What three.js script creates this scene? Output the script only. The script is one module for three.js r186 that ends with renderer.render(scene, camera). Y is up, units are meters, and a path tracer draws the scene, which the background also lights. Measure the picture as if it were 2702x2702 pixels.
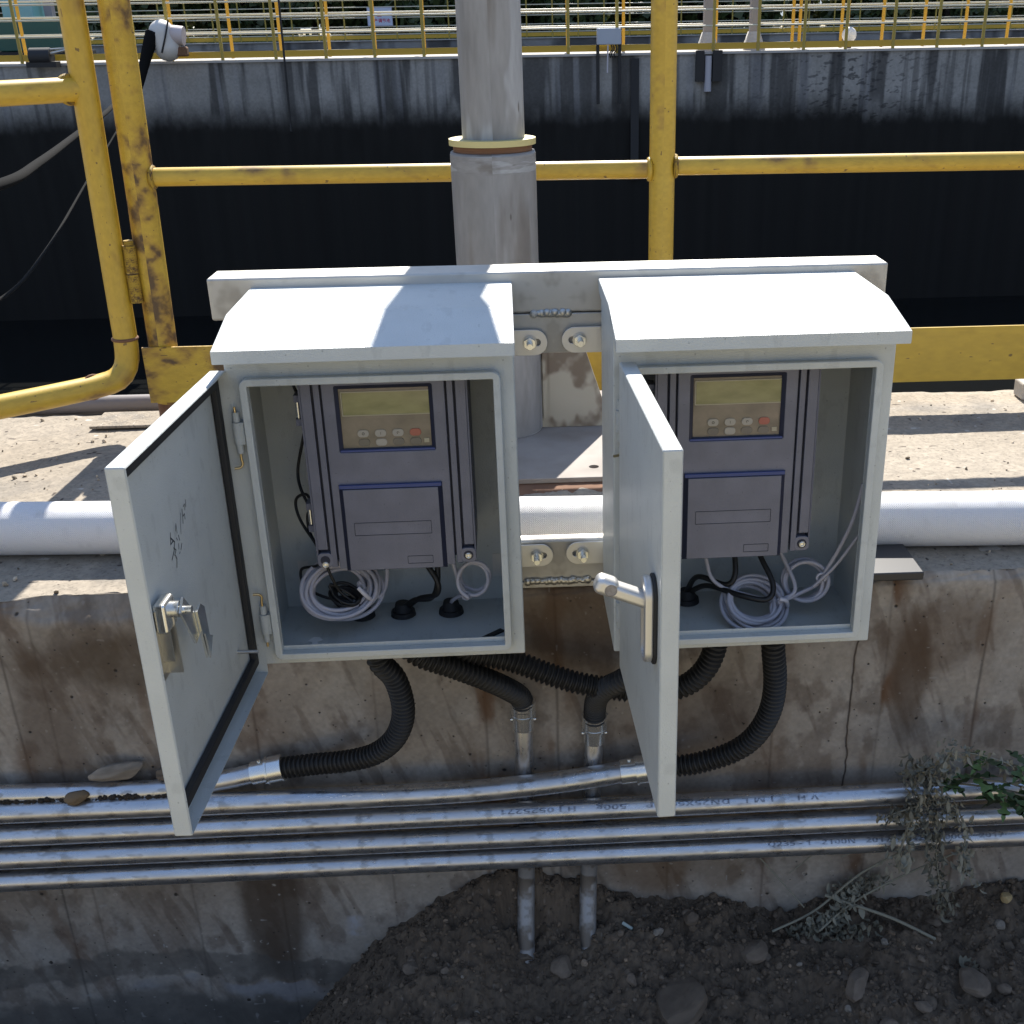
import * as THREE from 'three';
import { RoundedBoxGeometry } from 'three/addons/geometries/RoundedBoxGeometry.js';
import { mergeGeometries, toCreasedNormals } from 'three/addons/utils/BufferGeometryUtils.js';
import { Brush, Evaluator, SUBTRACTION } from 'three-bvh-csg';

// ---------------------------------------------------------------- camera, sky, sun, exposure
const scene = new THREE.Scene();
const camera = new THREE.PerspectiveCamera(2 * Math.atan(1476.9 / 3034.55) * 180 / Math.PI, 3038 / 2954, 0.05, 1200);
camera.setViewOffset(3038, 2954, 0, 0, 2702, 2702);
camera.position.set(0.4244, 0.889, 1.5585);
{ const p = 0.43663, y = 0.03604; camera.lookAt(0.4244 + Math.sin(y) * Math.cos(p), 0.889 - Math.sin(p), 1.5585 - Math.cos(y) * Math.cos(p)); camera.rotateZ(-0.01697); }
camera.updateMatrixWorld();
const renderer = new THREE.WebGLRenderer({ antialias: true });
renderer.toneMapping = THREE.LinearToneMapping;
renderer.toneMappingExposure = 2.15;
renderer.shadowMap.enabled = true;
const SKYK = 1.15;
const sunDir = new THREE.Vector3(0.075, 1.05, -1).normalize();
{ // clear, slightly hazy summer sky
  const w = 512, h = 256, d = new Float32Array(w * h * 4), v = new THREE.Vector3();
  for (let j = 0; j < h; j++) for (let i = 0; i < w; i++) {
    const ph = (i + 0.5) / w * 2 * Math.PI - Math.PI, el = (j + 0.5) / h * Math.PI - Math.PI / 2; v.set(Math.cos(el) * Math.cos(ph), Math.sin(el), Math.cos(el) * Math.sin(ph));
    const t = Math.pow(Math.max(0, v.y), 0.45), g = Math.max(0, v.dot(sunDir)), a = 0.1 * Math.pow(g, 6) + 0.25 * Math.pow(g, 60), k = (j * w + i) * 4;
    d[k] = SKYK * (0.27 + (0.1 - 0.27) * t + a); d[k + 1] = SKYK * (0.3 + (0.165 - 0.3) * t + a * 0.95); d[k + 2] = SKYK * (0.325 + (0.31 - 0.325) * t + a * 0.85); d[k + 3] = 1;
  }
  const t = new THREE.DataTexture(d, w, h, THREE.RGBAFormat, THREE.FloatType); t.mapping = THREE.EquirectangularReflectionMapping; t.magFilter = THREE.LinearFilter; t.needsUpdate = true; scene.background = t; scene.environment = t;
}
const sun = new THREE.DirectionalLight(new THREE.Color(1, 0.95, 0.87), 5);
sun.position.copy(sunDir).multiplyScalar(30); sun.castShadow = true;
Object.assign(sun.shadow.camera, { left: -12, right: 12, top: 12, bottom: -12, near: 1, far: 80 });
sun.shadow.mapSize.set(4096, 4096);
scene.add(sun, sun.target);

// ---------------------------------------------------------------- helpers
function rng(seed) { let a = seed >>> 0; return () => { a = (a + 0x6D2B79F5) >>> 0; let t = Math.imul(a ^ (a >>> 15), 1 | a); t = (t + Math.imul(t ^ (t >>> 7), 61 | t)) ^ t; return ((t ^ (t >>> 14)) >>> 0) / 4294967296; }; }
const NT = new Float32Array(65536); { const r = rng(7); for (let i = 0; i < 65536; i++) NT[i] = r(); }
function n2(x, y) {
  const xi = Math.floor(x), yi = Math.floor(y); let fx = x - xi, fy = y - yi; fx = fx * fx * (3 - 2 * fx); fy = fy * fy * (3 - 2 * fy);
  const a = xi & 255, b = (xi + 1) & 255, c = (yi & 255) << 8, d = ((yi + 1) & 255) << 8;
  const p = NT[a + c], q = NT[b + c], r = NT[a + d], s = NT[b + d];
  return p + (q - p) * fx + (r - p) * fy + (p - q - r + s) * fx * fy;
}
function fbm(x, y, o = 4) { let s = 0, a = 0.5; for (let i = 0; i < o; i++) { s += a * n2(x + i * 17.3, y + i * 9.1); x *= 2.03; y *= 2.03; a *= 0.5; } return s / (1 - Math.pow(0.5, o)); }
function dots(x, y, cell, prob, r0, r1, seed) { const cx = Math.floor(x / cell), cy = Math.floor(y / cell); let m = 0; for (let a = -1; a <= 1; a++) for (let b = -1; b <= 1; b++) { const i = cx + a, j = cy + b, h = NT[((i * 73 + j * 151 + seed * 37) & 65535)]; if (h > prob) continue; const k = ((i * 131 + j * 57 + seed * 91) & 65535), px = (i + NT[k]) * cell, py = (j + NT[(k + 11) & 65535]) * cell, r = r0 + (r1 - r0) * NT[(k + 23) & 65535] ** 3, q = Math.hypot(x - px, (y - py) * (0.8 + 0.5 * NT[(k + 5) & 65535])); if (q < r * 1.25) m = Math.max(m, q < r * 0.75 ? 1 : (r * 1.25 - q) / (r * 0.5)); } return m; }
const clamp = (v, a = 0, b = 1) => Math.min(b, Math.max(a, v));
const sst = (a, b, x) => { const t = clamp((x - a) / (b - a)); return t * t * (3 - 2 * t); };
const mix = (a, b, t) => a + (b - a) * t;
const mix3 = (a, b, t) => [a[0] + (b[0] - a[0]) * t, a[1] + (b[1] - a[1]) * t, a[2] + (b[2] - a[2]) * t];
const toS = v => { v = clamp(v); return 255 * (v <= 0.0031308 ? 12.92 * v : 1.055 * Math.pow(v, 1 / 2.4) - 0.055); };
// colour texture (linear albedo in, sRGB out); fn(u, v) -> [r, g, b] or [r, g, b, h] with h the relief for a second texture
function mkTex(w, h, fn, relief = false) {
  const d = new Uint8Array(w * h * 4), e = relief ? new Uint8Array(w * h * 4) : null;
  for (let j = 0; j < h; j++) for (let i = 0; i < w; i++) {
    const c = fn((i + 0.5) / w, (j + 0.5) / h), k = (j * w + i) * 4;
    d[k] = toS(c[0]); d[k + 1] = toS(c[1]); d[k + 2] = toS(c[2]); d[k + 3] = 255;
    if (e) { const q = clamp(c[3]) * 255; e[k] = e[k + 1] = e[k + 2] = q; e[k + 3] = 255; }
  }
  const fin = (a, srgb) => { const t = new THREE.DataTexture(a, w, h); t.wrapS = t.wrapT = THREE.MirroredRepeatWrapping; t.magFilter = THREE.LinearFilter; t.minFilter = THREE.LinearMipmapLinearFilter; t.generateMipmaps = true; if (srgb) t.colorSpace = THREE.SRGBColorSpace; t.needsUpdate = true; return t; };
  return relief ? [fin(d, true), fin(e, false)] : fin(d, true);
}
const V = (x, y, z) => new THREE.Vector3(x, y, z);
function std(o) { if (Array.isArray(o.color)) o.color = new THREE.Color().setRGB(...o.color); return new THREE.MeshStandardMaterial(o); }
function phys(o) { if (Array.isArray(o.color)) o.color = new THREE.Color().setRGB(...o.color); return new THREE.MeshPhysicalMaterial(o); }
const used = {};
function numbered(n) { const k = used[n] = (used[n] ?? -1) + 1; return k ? `${n}_${String(k).padStart(3, '0')}` : n; }
function mesh(name, geo, mat, parent) {
  const m = new THREE.Mesh(geo, mat); m.castShadow = m.receiveShadow = true;
  if (parent) { m.name = name; parent.add(m); } else { m.name = numbered(name); scene.add(m); }
  return m;
}
function tag(o, label, category, group) { o.userData.label = label; o.userData.category = category; if (group) o.userData.group = group; return o; }
function struct(o) { o.userData.kind = 'structure'; return o; }
function thing(name, label, category, pos = [0, 0, 0], group) { const g = new THREE.Group(); g.name = numbered(name); g.position.set(...pos); scene.add(g); return tag(g, label, category, group); }
const at = (g, x, y, z) => { g.translate(x, y, z); return g; };
const bx = (w, h, d, x = 0, y = 0, z = 0, r = 0) => at(r ? new RoundedBoxGeometry(w, h, d, 2, r) : new THREE.BoxGeometry(w, h, d), x, y, z);
const bb = (x0, x1, y0, y1, z0, z1, r = 0) => bx(x1 - x0, y1 - y0, z1 - z0, (x0 + x1) / 2, (y0 + y1) / 2, (z0 + z1) / 2, r);
const merge = a => mergeGeometries(a.map(g => { const q = g.index ? g.toNonIndexed() : g; for (const k of Object.keys(q.attributes)) if (!['position', 'normal', 'uv'].includes(k)) q.deleteAttribute(k); return q; }));
function cyl(p, q, r, seg = 16, r2 = r) {
  const d = q.clone().sub(p), g = new THREE.CylinderGeometry(r2, r, d.length(), seg);
  g.applyQuaternion(new THREE.Quaternion().setFromUnitVectors(V(0, 1, 0), d.clone().normalize())); return at(g, (p.x + q.x) / 2, (p.y + q.y) / 2, (p.z + q.z) / 2);
}
const curve = (pts, closed = false, t = 0.5) => new THREE.CatmullRomCurve3(pts.map(p => p.isVector3 ? p : V(...p)), closed, 'catmullrom', t);
const tube = (pts, r, seg = 64, rad = 12, closed = false) => new THREE.TubeGeometry(curve(pts, closed), seg, r, rad, closed);
// tube whose radius varies along its length, with uv in metres, capped ends
function tubeVar(pts, rf, rings, rad, straight = false) {
  const c = straight ? new THREE.LineCurve3(V(...pts[0]), V(...pts[1])) : curve(pts), L = c.getLength(), f = c.computeFrenetFrames(rings, false), P = [], U = [], I = [];
  for (let i = 0; i <= rings; i++) {
    const p = c.getPointAt(i / rings), s = i / rings * L;
    for (let j = 0; j <= rad; j++) {
      const a = j / rad * Math.PI * 2, r = rf(s, a, L), ca = Math.cos(a) * r, sa = Math.sin(a) * r, n = f.normals[i], b = f.binormals[i];
      P.push(p.x + n.x * ca + b.x * sa, p.y + n.y * ca + b.y * sa, p.z + n.z * ca + b.z * sa); U.push(s, j / rad * 2 * Math.PI * rf(0, 0, L));
      if (i < rings && j < rad) { const k = i * (rad + 1) + j; I.push(k, k + 1, k + rad + 1, k + 1, k + rad + 2, k + rad + 1); }
    }
  }
  for (const [i, s] of [[0, 1], [rings, -1]]) { const p = c.getPointAt(i / rings), k0 = P.length / 3; P.push(p.x, p.y, p.z); U.push(0, 0); for (let j = 0; j < rad; j++) { const k = i * (rad + 1) + j; s > 0 ? I.push(k0, k + 1, k) : I.push(k0, k, k + 1); } }
  const g = new THREE.BufferGeometry(); g.setAttribute('position', new THREE.Float32BufferAttribute(P, 3)); g.setAttribute('uv', new THREE.Float32BufferAttribute(U, 2)); g.setIndex(I); g.computeVertexNormals(); return g;
}
// grid surface fn(a, b) -> [x, y, z, u, v]
function grid(na, nb, fn) {
  const P = [], U = [], I = [];
  for (let i = 0; i <= na; i++) for (let j = 0; j <= nb; j++) { const q = fn(i / na, j / nb); P.push(q[0], q[1], q[2]); U.push(q[3], q[4]); if (i < na && j < nb) { const k = i * (nb + 1) + j; I.push(k, k + 1, k + nb + 1, k + 1, k + nb + 2, k + nb + 1); } }
  const g = new THREE.BufferGeometry(); g.setAttribute('position', new THREE.Float32BufferAttribute(P, 3)); g.setAttribute('uv', new THREE.Float32BufferAttribute(U, 2)); g.setIndex(I); g.computeVertexNormals(); return g;
}
function rr(x0, x1, y0, y1, r, Cls = THREE.Shape) { const s = new Cls(); s.moveTo(x0 + r, y0); s.lineTo(x1 - r, y0); s.absarc(x1 - r, y0 + r, r, -Math.PI / 2, 0); s.lineTo(x1, y1 - r); s.absarc(x1 - r, y1 - r, r, 0, Math.PI / 2); s.lineTo(x0 + r, y1); s.absarc(x0 + r, y1 - r, r, Math.PI / 2, Math.PI); s.lineTo(x0, y0 + r); s.absarc(x0 + r, y0 + r, r, Math.PI, Math.PI * 1.5); return s; }
const ext = (s, d, z, bev = 0) => at(new THREE.ExtrudeGeometry(s, { depth: d - 2 * bev, bevelEnabled: bev > 0, bevelSize: bev, bevelThickness: bev, bevelSegments: 2, bevelOffset: -bev, curveSegments: 6 }), 0, 0, z + bev);
function ring(x0, x1, y0, y1, w, r, d, z, bev = 0) { const s = rr(x0, x1, y0, y1, r); s.holes.push(rr(x0 + w, x1 - w, y0 + w, y1 - w, Math.max(r - w, 0.001), THREE.Path)); return ext(s, d, z, bev); }
const poly = pts => { const s = new THREE.Shape(); pts.forEach((p, i) => i ? s.lineTo(...p) : s.moveTo(...p)); s.closePath(); return s; };
// profile in (z, y) extruded along x
const profX = (pts, x0, x1, bev = 0) => { const g = new THREE.ExtrudeGeometry(poly(pts.map(([z, y]) => [-z, y])), { depth: x1 - x0 - 2 * bev, bevelEnabled: bev > 0, bevelSize: bev, bevelThickness: bev, bevelOffset: -bev, bevelSegments: 2 }); g.translate(0, 0, bev); g.rotateY(Math.PI / 2); return at(g, x0, 0, 0); };
const ev = new Evaluator(); ev.attributes = ['position', 'normal', 'uv']; ev.useGroups = false;
function cut(a, ...bs) { let A = new Brush(a); A.updateMatrixWorld(); for (const b of bs) { const B = new Brush(b); B.updateMatrixWorld(); A = ev.evaluate(A, B, SUBTRACTION); } return A.geometry; }
function uvPlanar(g, fu, fv) { const p = g.attributes.position, u = new Float32Array(p.count * 2); for (let i = 0; i < p.count; i++) { u[2 * i] = fu(p.getX(i), p.getY(i), p.getZ(i)); u[2 * i + 1] = fv(p.getX(i), p.getY(i), p.getZ(i)); } g.setAttribute('uv', new THREE.BufferAttribute(u, 2)); return g; }
function canvasTex(w, h, draw) { const c = document.createElement('canvas'); c.width = w; c.height = h; draw(c.getContext('2d')); const t = new THREE.CanvasTexture(c); t.colorSpace = THREE.SRGBColorSpace; t.anisotropy = 4; return t; }
const lerpTab = (tab, x) => { if (x <= tab[0][0]) return tab[0][1]; for (let i = 1; i < tab.length; i++) if (x <= tab[i][0]) return mix(tab[i - 1][1], tab[i][1], (x - tab[i - 1][0]) / (tab[i][0] - tab[i - 1][0])); return tab[tab.length - 1][1]; };

// ---------------------------------------------------------------- surface materials
// near concrete wall: 2.6 m x 1.3 m of board-marked, rust-stained concrete
const wallTex = mkTex(2048, 1024, (u, v) => {
  const x = -0.9 + u * 2.6, y = -1.3 + v * 1.3;
  let c = mix3([0.225, 0.188, 0.148], [0.34, 0.3, 0.25], fbm(x * 3 + 5, y * 3, 4));
  c = mix3(c, [0.33, 0.3, 0.26], sst(0.55, 0.75, fbm(x * 11 + 70, y * 8, 4)) * 0.5);
  c = mix3(c, [0.15, 0.112, 0.08], sst(0.5, 0.72, fbm(x * 6 + 40, y * 2.2 + 3, 4)) * 0.6);
  c = mix3(c, [0.095, 0.066, 0.046], sst(0.54, 0.72, fbm(x * 24 + 11, y * 17 + 4, 5)) * 0.5);
  c = mix3(c, [0.1, 0.07, 0.05], sst(0.6, 0.74, fbm((x + y * 0.35) * 40, (y - x * 0.35) * 7 + 30, 4)) * 0.45);
  let h = 0.55 + 0.25 * (fbm(x * 40, y * 40, 3) - 0.5);
  const g = (0.82 + 0.36 * fbm(x * 160, y * 160, 3)) * (0.84 + 0.32 * fbm(x * 34 + 7, y * 26, 4)); c = [c[0] * g, c[1] * g, c[2] * g];
  // seams between shuttering boards with rust seeping out of some
  for (const [lx, k, rust] of [[-0.52, 1, 0.5], [-0.46, 0.6, 0.2], [-0.27, 0.6, 0.5], [-0.1, 0.8, 0.3], [0.12, 0.5, 0.1], [0.32, 0.9, 0.8], [0.45, 1, 0.6], [0.66, 0.6, 0.2], [0.85, 0.9, 0.3], [1.05, 0.5, 0.9], [1.23, 1, 0.5], [1.44, 0.8, 0.3]]) {
    const d = Math.abs(x - lx - 0.004 * (fbm(y * 6 + lx * 50, 2, 2) - 0.5)); if (d > 0.08) continue;
    const w = fbm(lx * 91, y * 14, 3), t = Math.exp(-d * d / (2 * 0.0018 ** 2)) * (0.35 + 0.65 * w) * k;
    c = mix3(c, [0.045, 0.035, 0.028], t * 0.8); h -= t * 0.25;
    const s = Math.exp(-d * d / (2 * (0.012 + 0.02 * w) ** 2)) * sst(0.42, 0.7, fbm(x * 30 + lx, y * 9 + 7, 3)) * rust; c = mix3(c, [0.105, 0.05, 0.02], s);
  }
  // brown runs and dark patches seen on the wall
  for (const [sx, sy, wx, wy, k, col] of [[1.1, -0.2, 0.03, 0.13, 0.75, [0.07, 0.04, 0.02]], [1.14, -0.12, 0.1, 0.07, 0.5, [0.08, 0.045, 0.022]], [-0.3, -0.12, 0.2, 0.05, 0.7, [0.075, 0.05, 0.028]], [0.5, -0.07, 0.11, 0.09, 0.6, [0.085, 0.05, 0.025]], [-0.12, -0.68, 0.055, 0.16, 0.85, [0.055, 0.035, 0.02]], [0.62, -0.63, 0.09, 0.05, 0.55, [0.12, 0.065, 0.025]], [0.76, -0.64, 0.05, 0.04, 0.4, [0.12, 0.07, 0.03]], [0.7, -0.3, 0.12, 0.1, 0.45, [0.07, 0.042, 0.024]], [-0.46, -0.25, 0.06, 0.16, 0.55, [0.08, 0.05, 0.03]]]) {
    const dx = (x - sx) / wx, dy = (y - sy) / wy, q = dx * dx + dy * dy; if (q > 6) continue;
    c = mix3(c, col, sst(0.25, 0.75, Math.exp(-q * 0.6) * (0.55 + 0.9 * fbm(x * 18, y * 6 + 11, 4))) * k);
  }
  // damp band and lime bloom low down on the left, with torn edges
  const e = (fbm(x * 3, 3.3, 5) - 0.5) * 0.1 + (fbm(x * 26, y * 26, 4) - 0.5) * 0.05, yd = y - e;
  if (x < 0.3) { const m = sst(0.3, 0.1, x);
    c = mix3(c, [0.075, 0.068, 0.058], m * sst(-0.8, -0.812, yd) * sst(-0.875, -0.862, yd) * sst(0.42, 0.56, fbm(x * 4 + 3, 1.7, 3) + 0.05) * (0.35 + 0.5 * fbm(x * 30, y * 30 + 6, 3)));
    c = mix3(c, [0.27, 0.27, 0.28], m * sst(-0.872, -0.88, yd) * sst(-0.93, -0.91, yd) * sst(0.4, 0.62, fbm(x * 7 + 9, y * 9, 3)) * 0.6);
    c = mix3(c, [0.1, 0.092, 0.08], m * sst(-0.9, -0.94, yd) * (0.6 + 0.4 * fbm(x * 20, y * 20, 3)));
    const lb = Math.exp(-(((x - 0.035) / 0.013) ** 2)) * (sst(0.05, 0.02, Math.abs(y + 0.92)) + sst(0.03, 0.02, Math.abs(y + 0.74))); c = mix3(c, [0.34, 0.33, 0.33], clamp(lb * sst(0.35, 0.6, fbm(x * 70, y * 50, 3))));
  }
  // lime flecks, air holes, a crack
  const sp = n2(x * 95 + 3, y * 95 + 8); if (sp > 0.93) c = mix3(c, [0.3, 0.28, 0.25], sst(0.93, 0.98, sp) * (y < -0.6 ? 0.8 : 0.35));
  const ho = Math.max(dots(x, y, 0.06, 0.3, 0.0008, 0.004, 1), dots(x, y, 0.021, 0.22, 0.0005, 0.0015, 2)); if (ho > 0) { c = mix3(c, [0.02, 0.016, 0.012], ho * 0.9); h -= ho * 0.5; }
  const pale = dots(x, y, 0.035, 0.4, 0.0008, 0.005, 7); if (pale > 0) c = mix3(c, [0.4, 0.36, 0.31], pale * (y < -0.6 ? 0.75 : 0.3) * sst(0.3, 0.6, n2(x * 300, y * 300)));
  const cd = Math.abs(x - 1.0 - 0.03 * (fbm(y * 7, 8.8, 5) - 0.5) - 0.02 * y); if (y > -0.45 && cd < 0.012) { const t = Math.exp(-((cd / 0.0013) ** 2)); c = mix3(c, [0.02, 0.015, 0.012], t); h -= 0.5 * t; c = mix3(c, [0.09, 0.05, 0.025], 0.4 * Math.exp(-((cd / 0.006) ** 2)) * fbm(y * 20, 1, 3)); }
  return [c[0], c[1], c[2], h];
}, true);
const M = {};
M.wall = std({ map: wallTex[0], bumpMap: wallTex[1], bumpScale: 0.006, roughness: 0.92 });
const deckTex = mkTex(1536, 1024, (u, v) => {
  const x = u * 2.4, y = v * 1.6;
  let c = mix3([0.225, 0.188, 0.142], [0.34, 0.295, 0.235], fbm(x * 2.4 + 9, y * 2.4, 4));
  c = mix3(c, [0.16, 0.145, 0.125], sst(0.56, 0.72, fbm(x * 5 + 60, y * 5 + 5, 5)) * 0.55);
  const g = 0.75 + 0.5 * fbm(x * 120, y * 120, 3); c = c.map(q => q * g);
  const hole = n2(x * 70, y * 70 + 40), big = n2(x * 33 + 9, y * 33); let h = 0.5 + 0.5 * (fbm(x * 30, y * 30, 4) - 0.5);
  if (hole > 0.93) { c = mix3(c, [0.06, 0.045, 0.035], sst(0.93, 0.96, hole)); h -= 0.3; }
  if (big > 0.92) c = mix3(c, [0.5, 0.47, 0.42], sst(0.92, 0.95, big) * 0.7);
  const gr = fbm(x * 260, y * 260, 2); if (gr > 0.72) c = c.map(q => q * 0.72);
  return [c[0], c[1], c[2], h];
}, true);
deckTex.forEach(t => t.repeat.set(1 / 2.4, 1 / 1.6));
M.deck = std({ map: deckTex[0], bumpMap: deckTex[1], bumpScale: 0.006, roughness: 0.95 });
const soilTex = mkTex(1024, 1024, (u, v) => {
  const x = u * 1.2, y = v * 1.2; let c = mix3([0.066, 0.047, 0.031], [0.135, 0.1, 0.068], fbm(x * 7, y * 7, 5));
  const g = 0.6 + 0.8 * fbm(x * 150, y * 150, 3); c = c.map(q => q * g); const s = n2(x * 130 + 4, y * 130); if (s > 0.9) c = mix3(c, [0.2, 0.17, 0.14], sst(0.9, 0.97, s) * 0.6);
  return [c[0], c[1], c[2], fbm(x * 60, y * 60, 4)];
}, true);
soilTex.forEach(t => t.repeat.set(1 / 1.2, 1 / 1.2));
M.soil = std({ map: soilTex[0], bumpMap: soilTex[1], bumpScale: 0.012, roughness: 1 });
M.field = std({ map: mkTex(512, 512, (u, v) => { const c = mix3([0.4, 0.325, 0.225], [0.27, 0.235, 0.12], sst(0.4, 0.65, fbm(u * 8, v * 8, 5))); const g = 0.7 + 0.6 * fbm(u * 90, v * 90, 3); return c.map(q => q * g); }), roughness: 1 }); M.field.map.repeat.set(0.25, 0.25);
const peel = mkTex(512, 512, (u, v) => { const q = fbm(u * 90, v * 90, 2); return [0.5, 0.5, 0.5, q]; }, true)[1]; peel.repeat.set(5, 5);
const greyTex = mkTex(512, 512, (u, v) => { let k = 0.93 + 0.14 * fbm(u * 5, v * 5, 4); k *= 1 - 0.1 * sst(0.6, 0.75, fbm(u * 16 + 5, v * 9, 5)); const d = dots(u, v, 0.05, 0.3, 0.0012, 0.005, 9); if (d > 0) k *= 1 - 0.35 * d; return [0.52 * k, 0.545 * k, 0.53 * k]; }); greyTex.repeat.set(2, 2);
M.paint = phys({ map: greyTex, bumpMap: peel, bumpScale: 0.00035, roughness: 0.42, clearcoat: 0.15, clearcoatRoughness: 0.35 });
M.meter = std({ map: mkTex(512, 512, (u, v) => { const k = 0.84 + 0.3 * fbm(u * 6 + 3, v * 6, 4) - (n2(u * 60, v * 60) > 0.95 ? 0.2 : 0); return [0.168 * k, 0.174 * k, 0.222 * k]; }), roughness: 0.5, metalness: 0.25, bumpMap: peel, bumpScale: 0.0002 }); M.meter.map.repeat.set(3, 3);
M.navyDark = std({ color: [0.022, 0.025, 0.05], roughness: 0.45 });
M.navy = std({ color: [0.036, 0.062, 0.21], roughness: 0.4 });
M.groove = std({ color: [0.02, 0.022, 0.04], roughness: 0.6 });
M.rubber = std({ color: [0.016, 0.016, 0.017], roughness: 0.65 });
M.hoseBlack = std({ color: [0.011, 0.0105, 0.01], roughness: 0.5 });
M.ropeBlack = phys({ color: [0.01, 0.01, 0.01], roughness: 0.95, specularIntensity: 0.15 });
const zincTex = mkTex(1024, 512, (u, v) => { const x = u * 0.8, y = v * 0.13; let k = 0.84 + 0.32 * fbm(x * 26, y * 70, 4); const d = fbm(x * 50 + 20, y * 90, 3); let c = [0.52 * k, 0.525 * k, 0.535 * k]; c = mix3(c, [0.2, 0.18, 0.155], sst(0.56, 0.78, d) * 0.5); if (n2(x * 240, y * 300) > 0.93) c = c.map(q => q * 0.8); return [c[0], c[1], c[2], clamp(0.5 + 0.5 * (d - 0.45))]; }, true);
zincTex.forEach(t => t.repeat.set(1 / 0.8, 1 / 0.13));
const zincRough = mkTex(512, 256, (u, v) => { const d = fbm(u * 30, v * 14, 4), q = 0.07 + 0.26 * d; return [0, 0, 0, 0.17 + d * 0.32]; }, true)[1]; zincRough.repeat.set(1 / 0.8, 1 / 0.13);
M.zinc = std({ map: zincTex[0], roughnessMap: zincRough, roughness: 0.95, metalness: 0.88, bumpMap: zincTex[1], bumpScale: 0.0002 });
M.zincDull = std({ map: mkTex(256, 512, (u, v) => { let c = mix3([0.2, 0.195, 0.19], [0.36, 0.355, 0.35], fbm(u * 6, v * 12, 5)); return mix3(c, [0.1, 0.078, 0.055], sst(0.5, 0.68, fbm(u * 9 + 4, v * 9, 4)) * 0.8); }), roughness: 0.5, metalness: 0.55 }); M.zincDull.map.repeat.set(4, 4);
M.chrome = std({ color: [0.72, 0.72, 0.69], roughness: 0.24, metalness: 0.9 });
M.steel = std({ color: [0.5, 0.49, 0.46], roughness: 0.36, metalness: 0.9 });
M.brushed = std({ color: [0.62, 0.61, 0.59], roughness: 0.4, metalness: 0.75 });
M.brass = std({ color: [0.5, 0.38, 0.2], roughness: 0.3, metalness: 0.9 });
const rackTex = mkTex(1024, 256, (u, v) => { let k = 0.86 + 0.3 * fbm(u * 14, v * 3, 4); let c = [0.52 * k, 0.5 * k, 0.455 * k]; c = mix3(c, [0.27, 0.24, 0.2], sst(0.56, 0.74, fbm(u * 22 + 8, v * 5, 4)) * 0.5); return c; });
M.rack = std({ map: rackTex, roughness: 0.5, metalness: 0.45 });
function yellowTex(seed, wear) { return mkTex(512, 1024, (u, v) => {
  const x = u * 2, y = v * 4; let c = mix3([0.46, 0.29, 0.022], [0.56, 0.375, 0.045], fbm(x * 2 + seed, y * 2, 4));
  const g = 0.88 + 0.24 * fbm(x * 30, y * 30, 3); c = c.map(q => q * g);
  const s = fbm(x * 2.6 + seed * 3, y * 1.6 + seed, 5), s2 = fbm(x * 9 + seed, y * 7, 4);
  c = mix3(c, [0.25, 0.13, 0.03], sst(0.56 - wear * 0.16, 0.76 - wear * 0.16, s * 0.6 + s2 * 0.4) * 0.75);
  c = mix3(c, [0.075, 0.042, 0.02], sst(0.68 - wear * 0.17, 0.82 - wear * 0.17, s * 0.5 + s2 * 0.5) * 0.9);
  if (n2(x * 28 + seed, y * 28) > 0.955) c = mix3(c, [0.09, 0.045, 0.02], 0.8);
  return c;
}); }
const yt1 = yellowTex(3, -0.25), yt2 = yellowTex(11, 0.85); for (const t of [yt1, yt2]) t.repeat.set(1.4, 1.4);
M.yellow = phys({ map: yt1, roughness: 0.42, clearcoat: 0.2, clearcoatRoughness: 0.4 });
yt2.repeat.set(1.7, 1.5); M.yellowWorn = phys({ map: yt2, roughness: 0.5, bumpMap: peel, bumpScale: 0.0008 });
M.rust = std({ map: mkTex(256, 256, (u, v) => mix3([0.11, 0.05, 0.025], [0.22, 0.12, 0.07], fbm(u * 9, v * 9, 5))), roughness: 0.9 });
const poleTex = mkTex(512, 512, (u, v) => { let c = mix3([0.2, 0.198, 0.195], [0.35, 0.352, 0.355], fbm(u * 9, v * 9 + 3, 5)); c = mix3(c, [0.44, 0.46, 0.485], sst(0.55, 0.62, fbm(u * 5 + 30, v * 7, 4)) * 0.55); c = mix3(c, [0.14, 0.12, 0.1], sst(0.52, 0.72, fbm(u * 9 + 9, v * 4 + 50, 5)) * 0.6); const d = dots(u, v, 0.11, 0.35, 0.002, 0.007, 5); if (d > 0) c = mix3(c, [0.07, 0.058, 0.048], d * 0.7); c = c.map(q => q * (0.88 + 0.24 * fbm(u * 60, v * 60, 3))); c = mix3(c, [0.12, 0.1, 0.085], 0.5 * Math.exp(-(((u - 0.52 - 0.01 * fbm(v * 12, 2, 3)) / 0.006) ** 2))); return c; });
poleTex.repeat.set(1, 1.6); M.pole = std({ map: poleTex, roughness: 0.62, metalness: 0.25 });
M.scaly = std({ map: mkTex(512, 512, (u, v) => { let c = mix3([0.36, 0.32, 0.24], [0.45, 0.42, 0.35], fbm(u * 6, v * 6, 4)); c = mix3(c, [0.13, 0.09, 0.06], sst(0.56, 0.7, fbm(u * 16, v * 12, 4)) * 0.8); return c; }), roughness: 0.85 });
M.plate = std({ map: mkTex(512, 512, (u, v) => mix3([0.2, 0.17, 0.145], [0.34, 0.31, 0.28], fbm(u * 7, v * 7, 5))), roughness: 0.8 });
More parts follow.
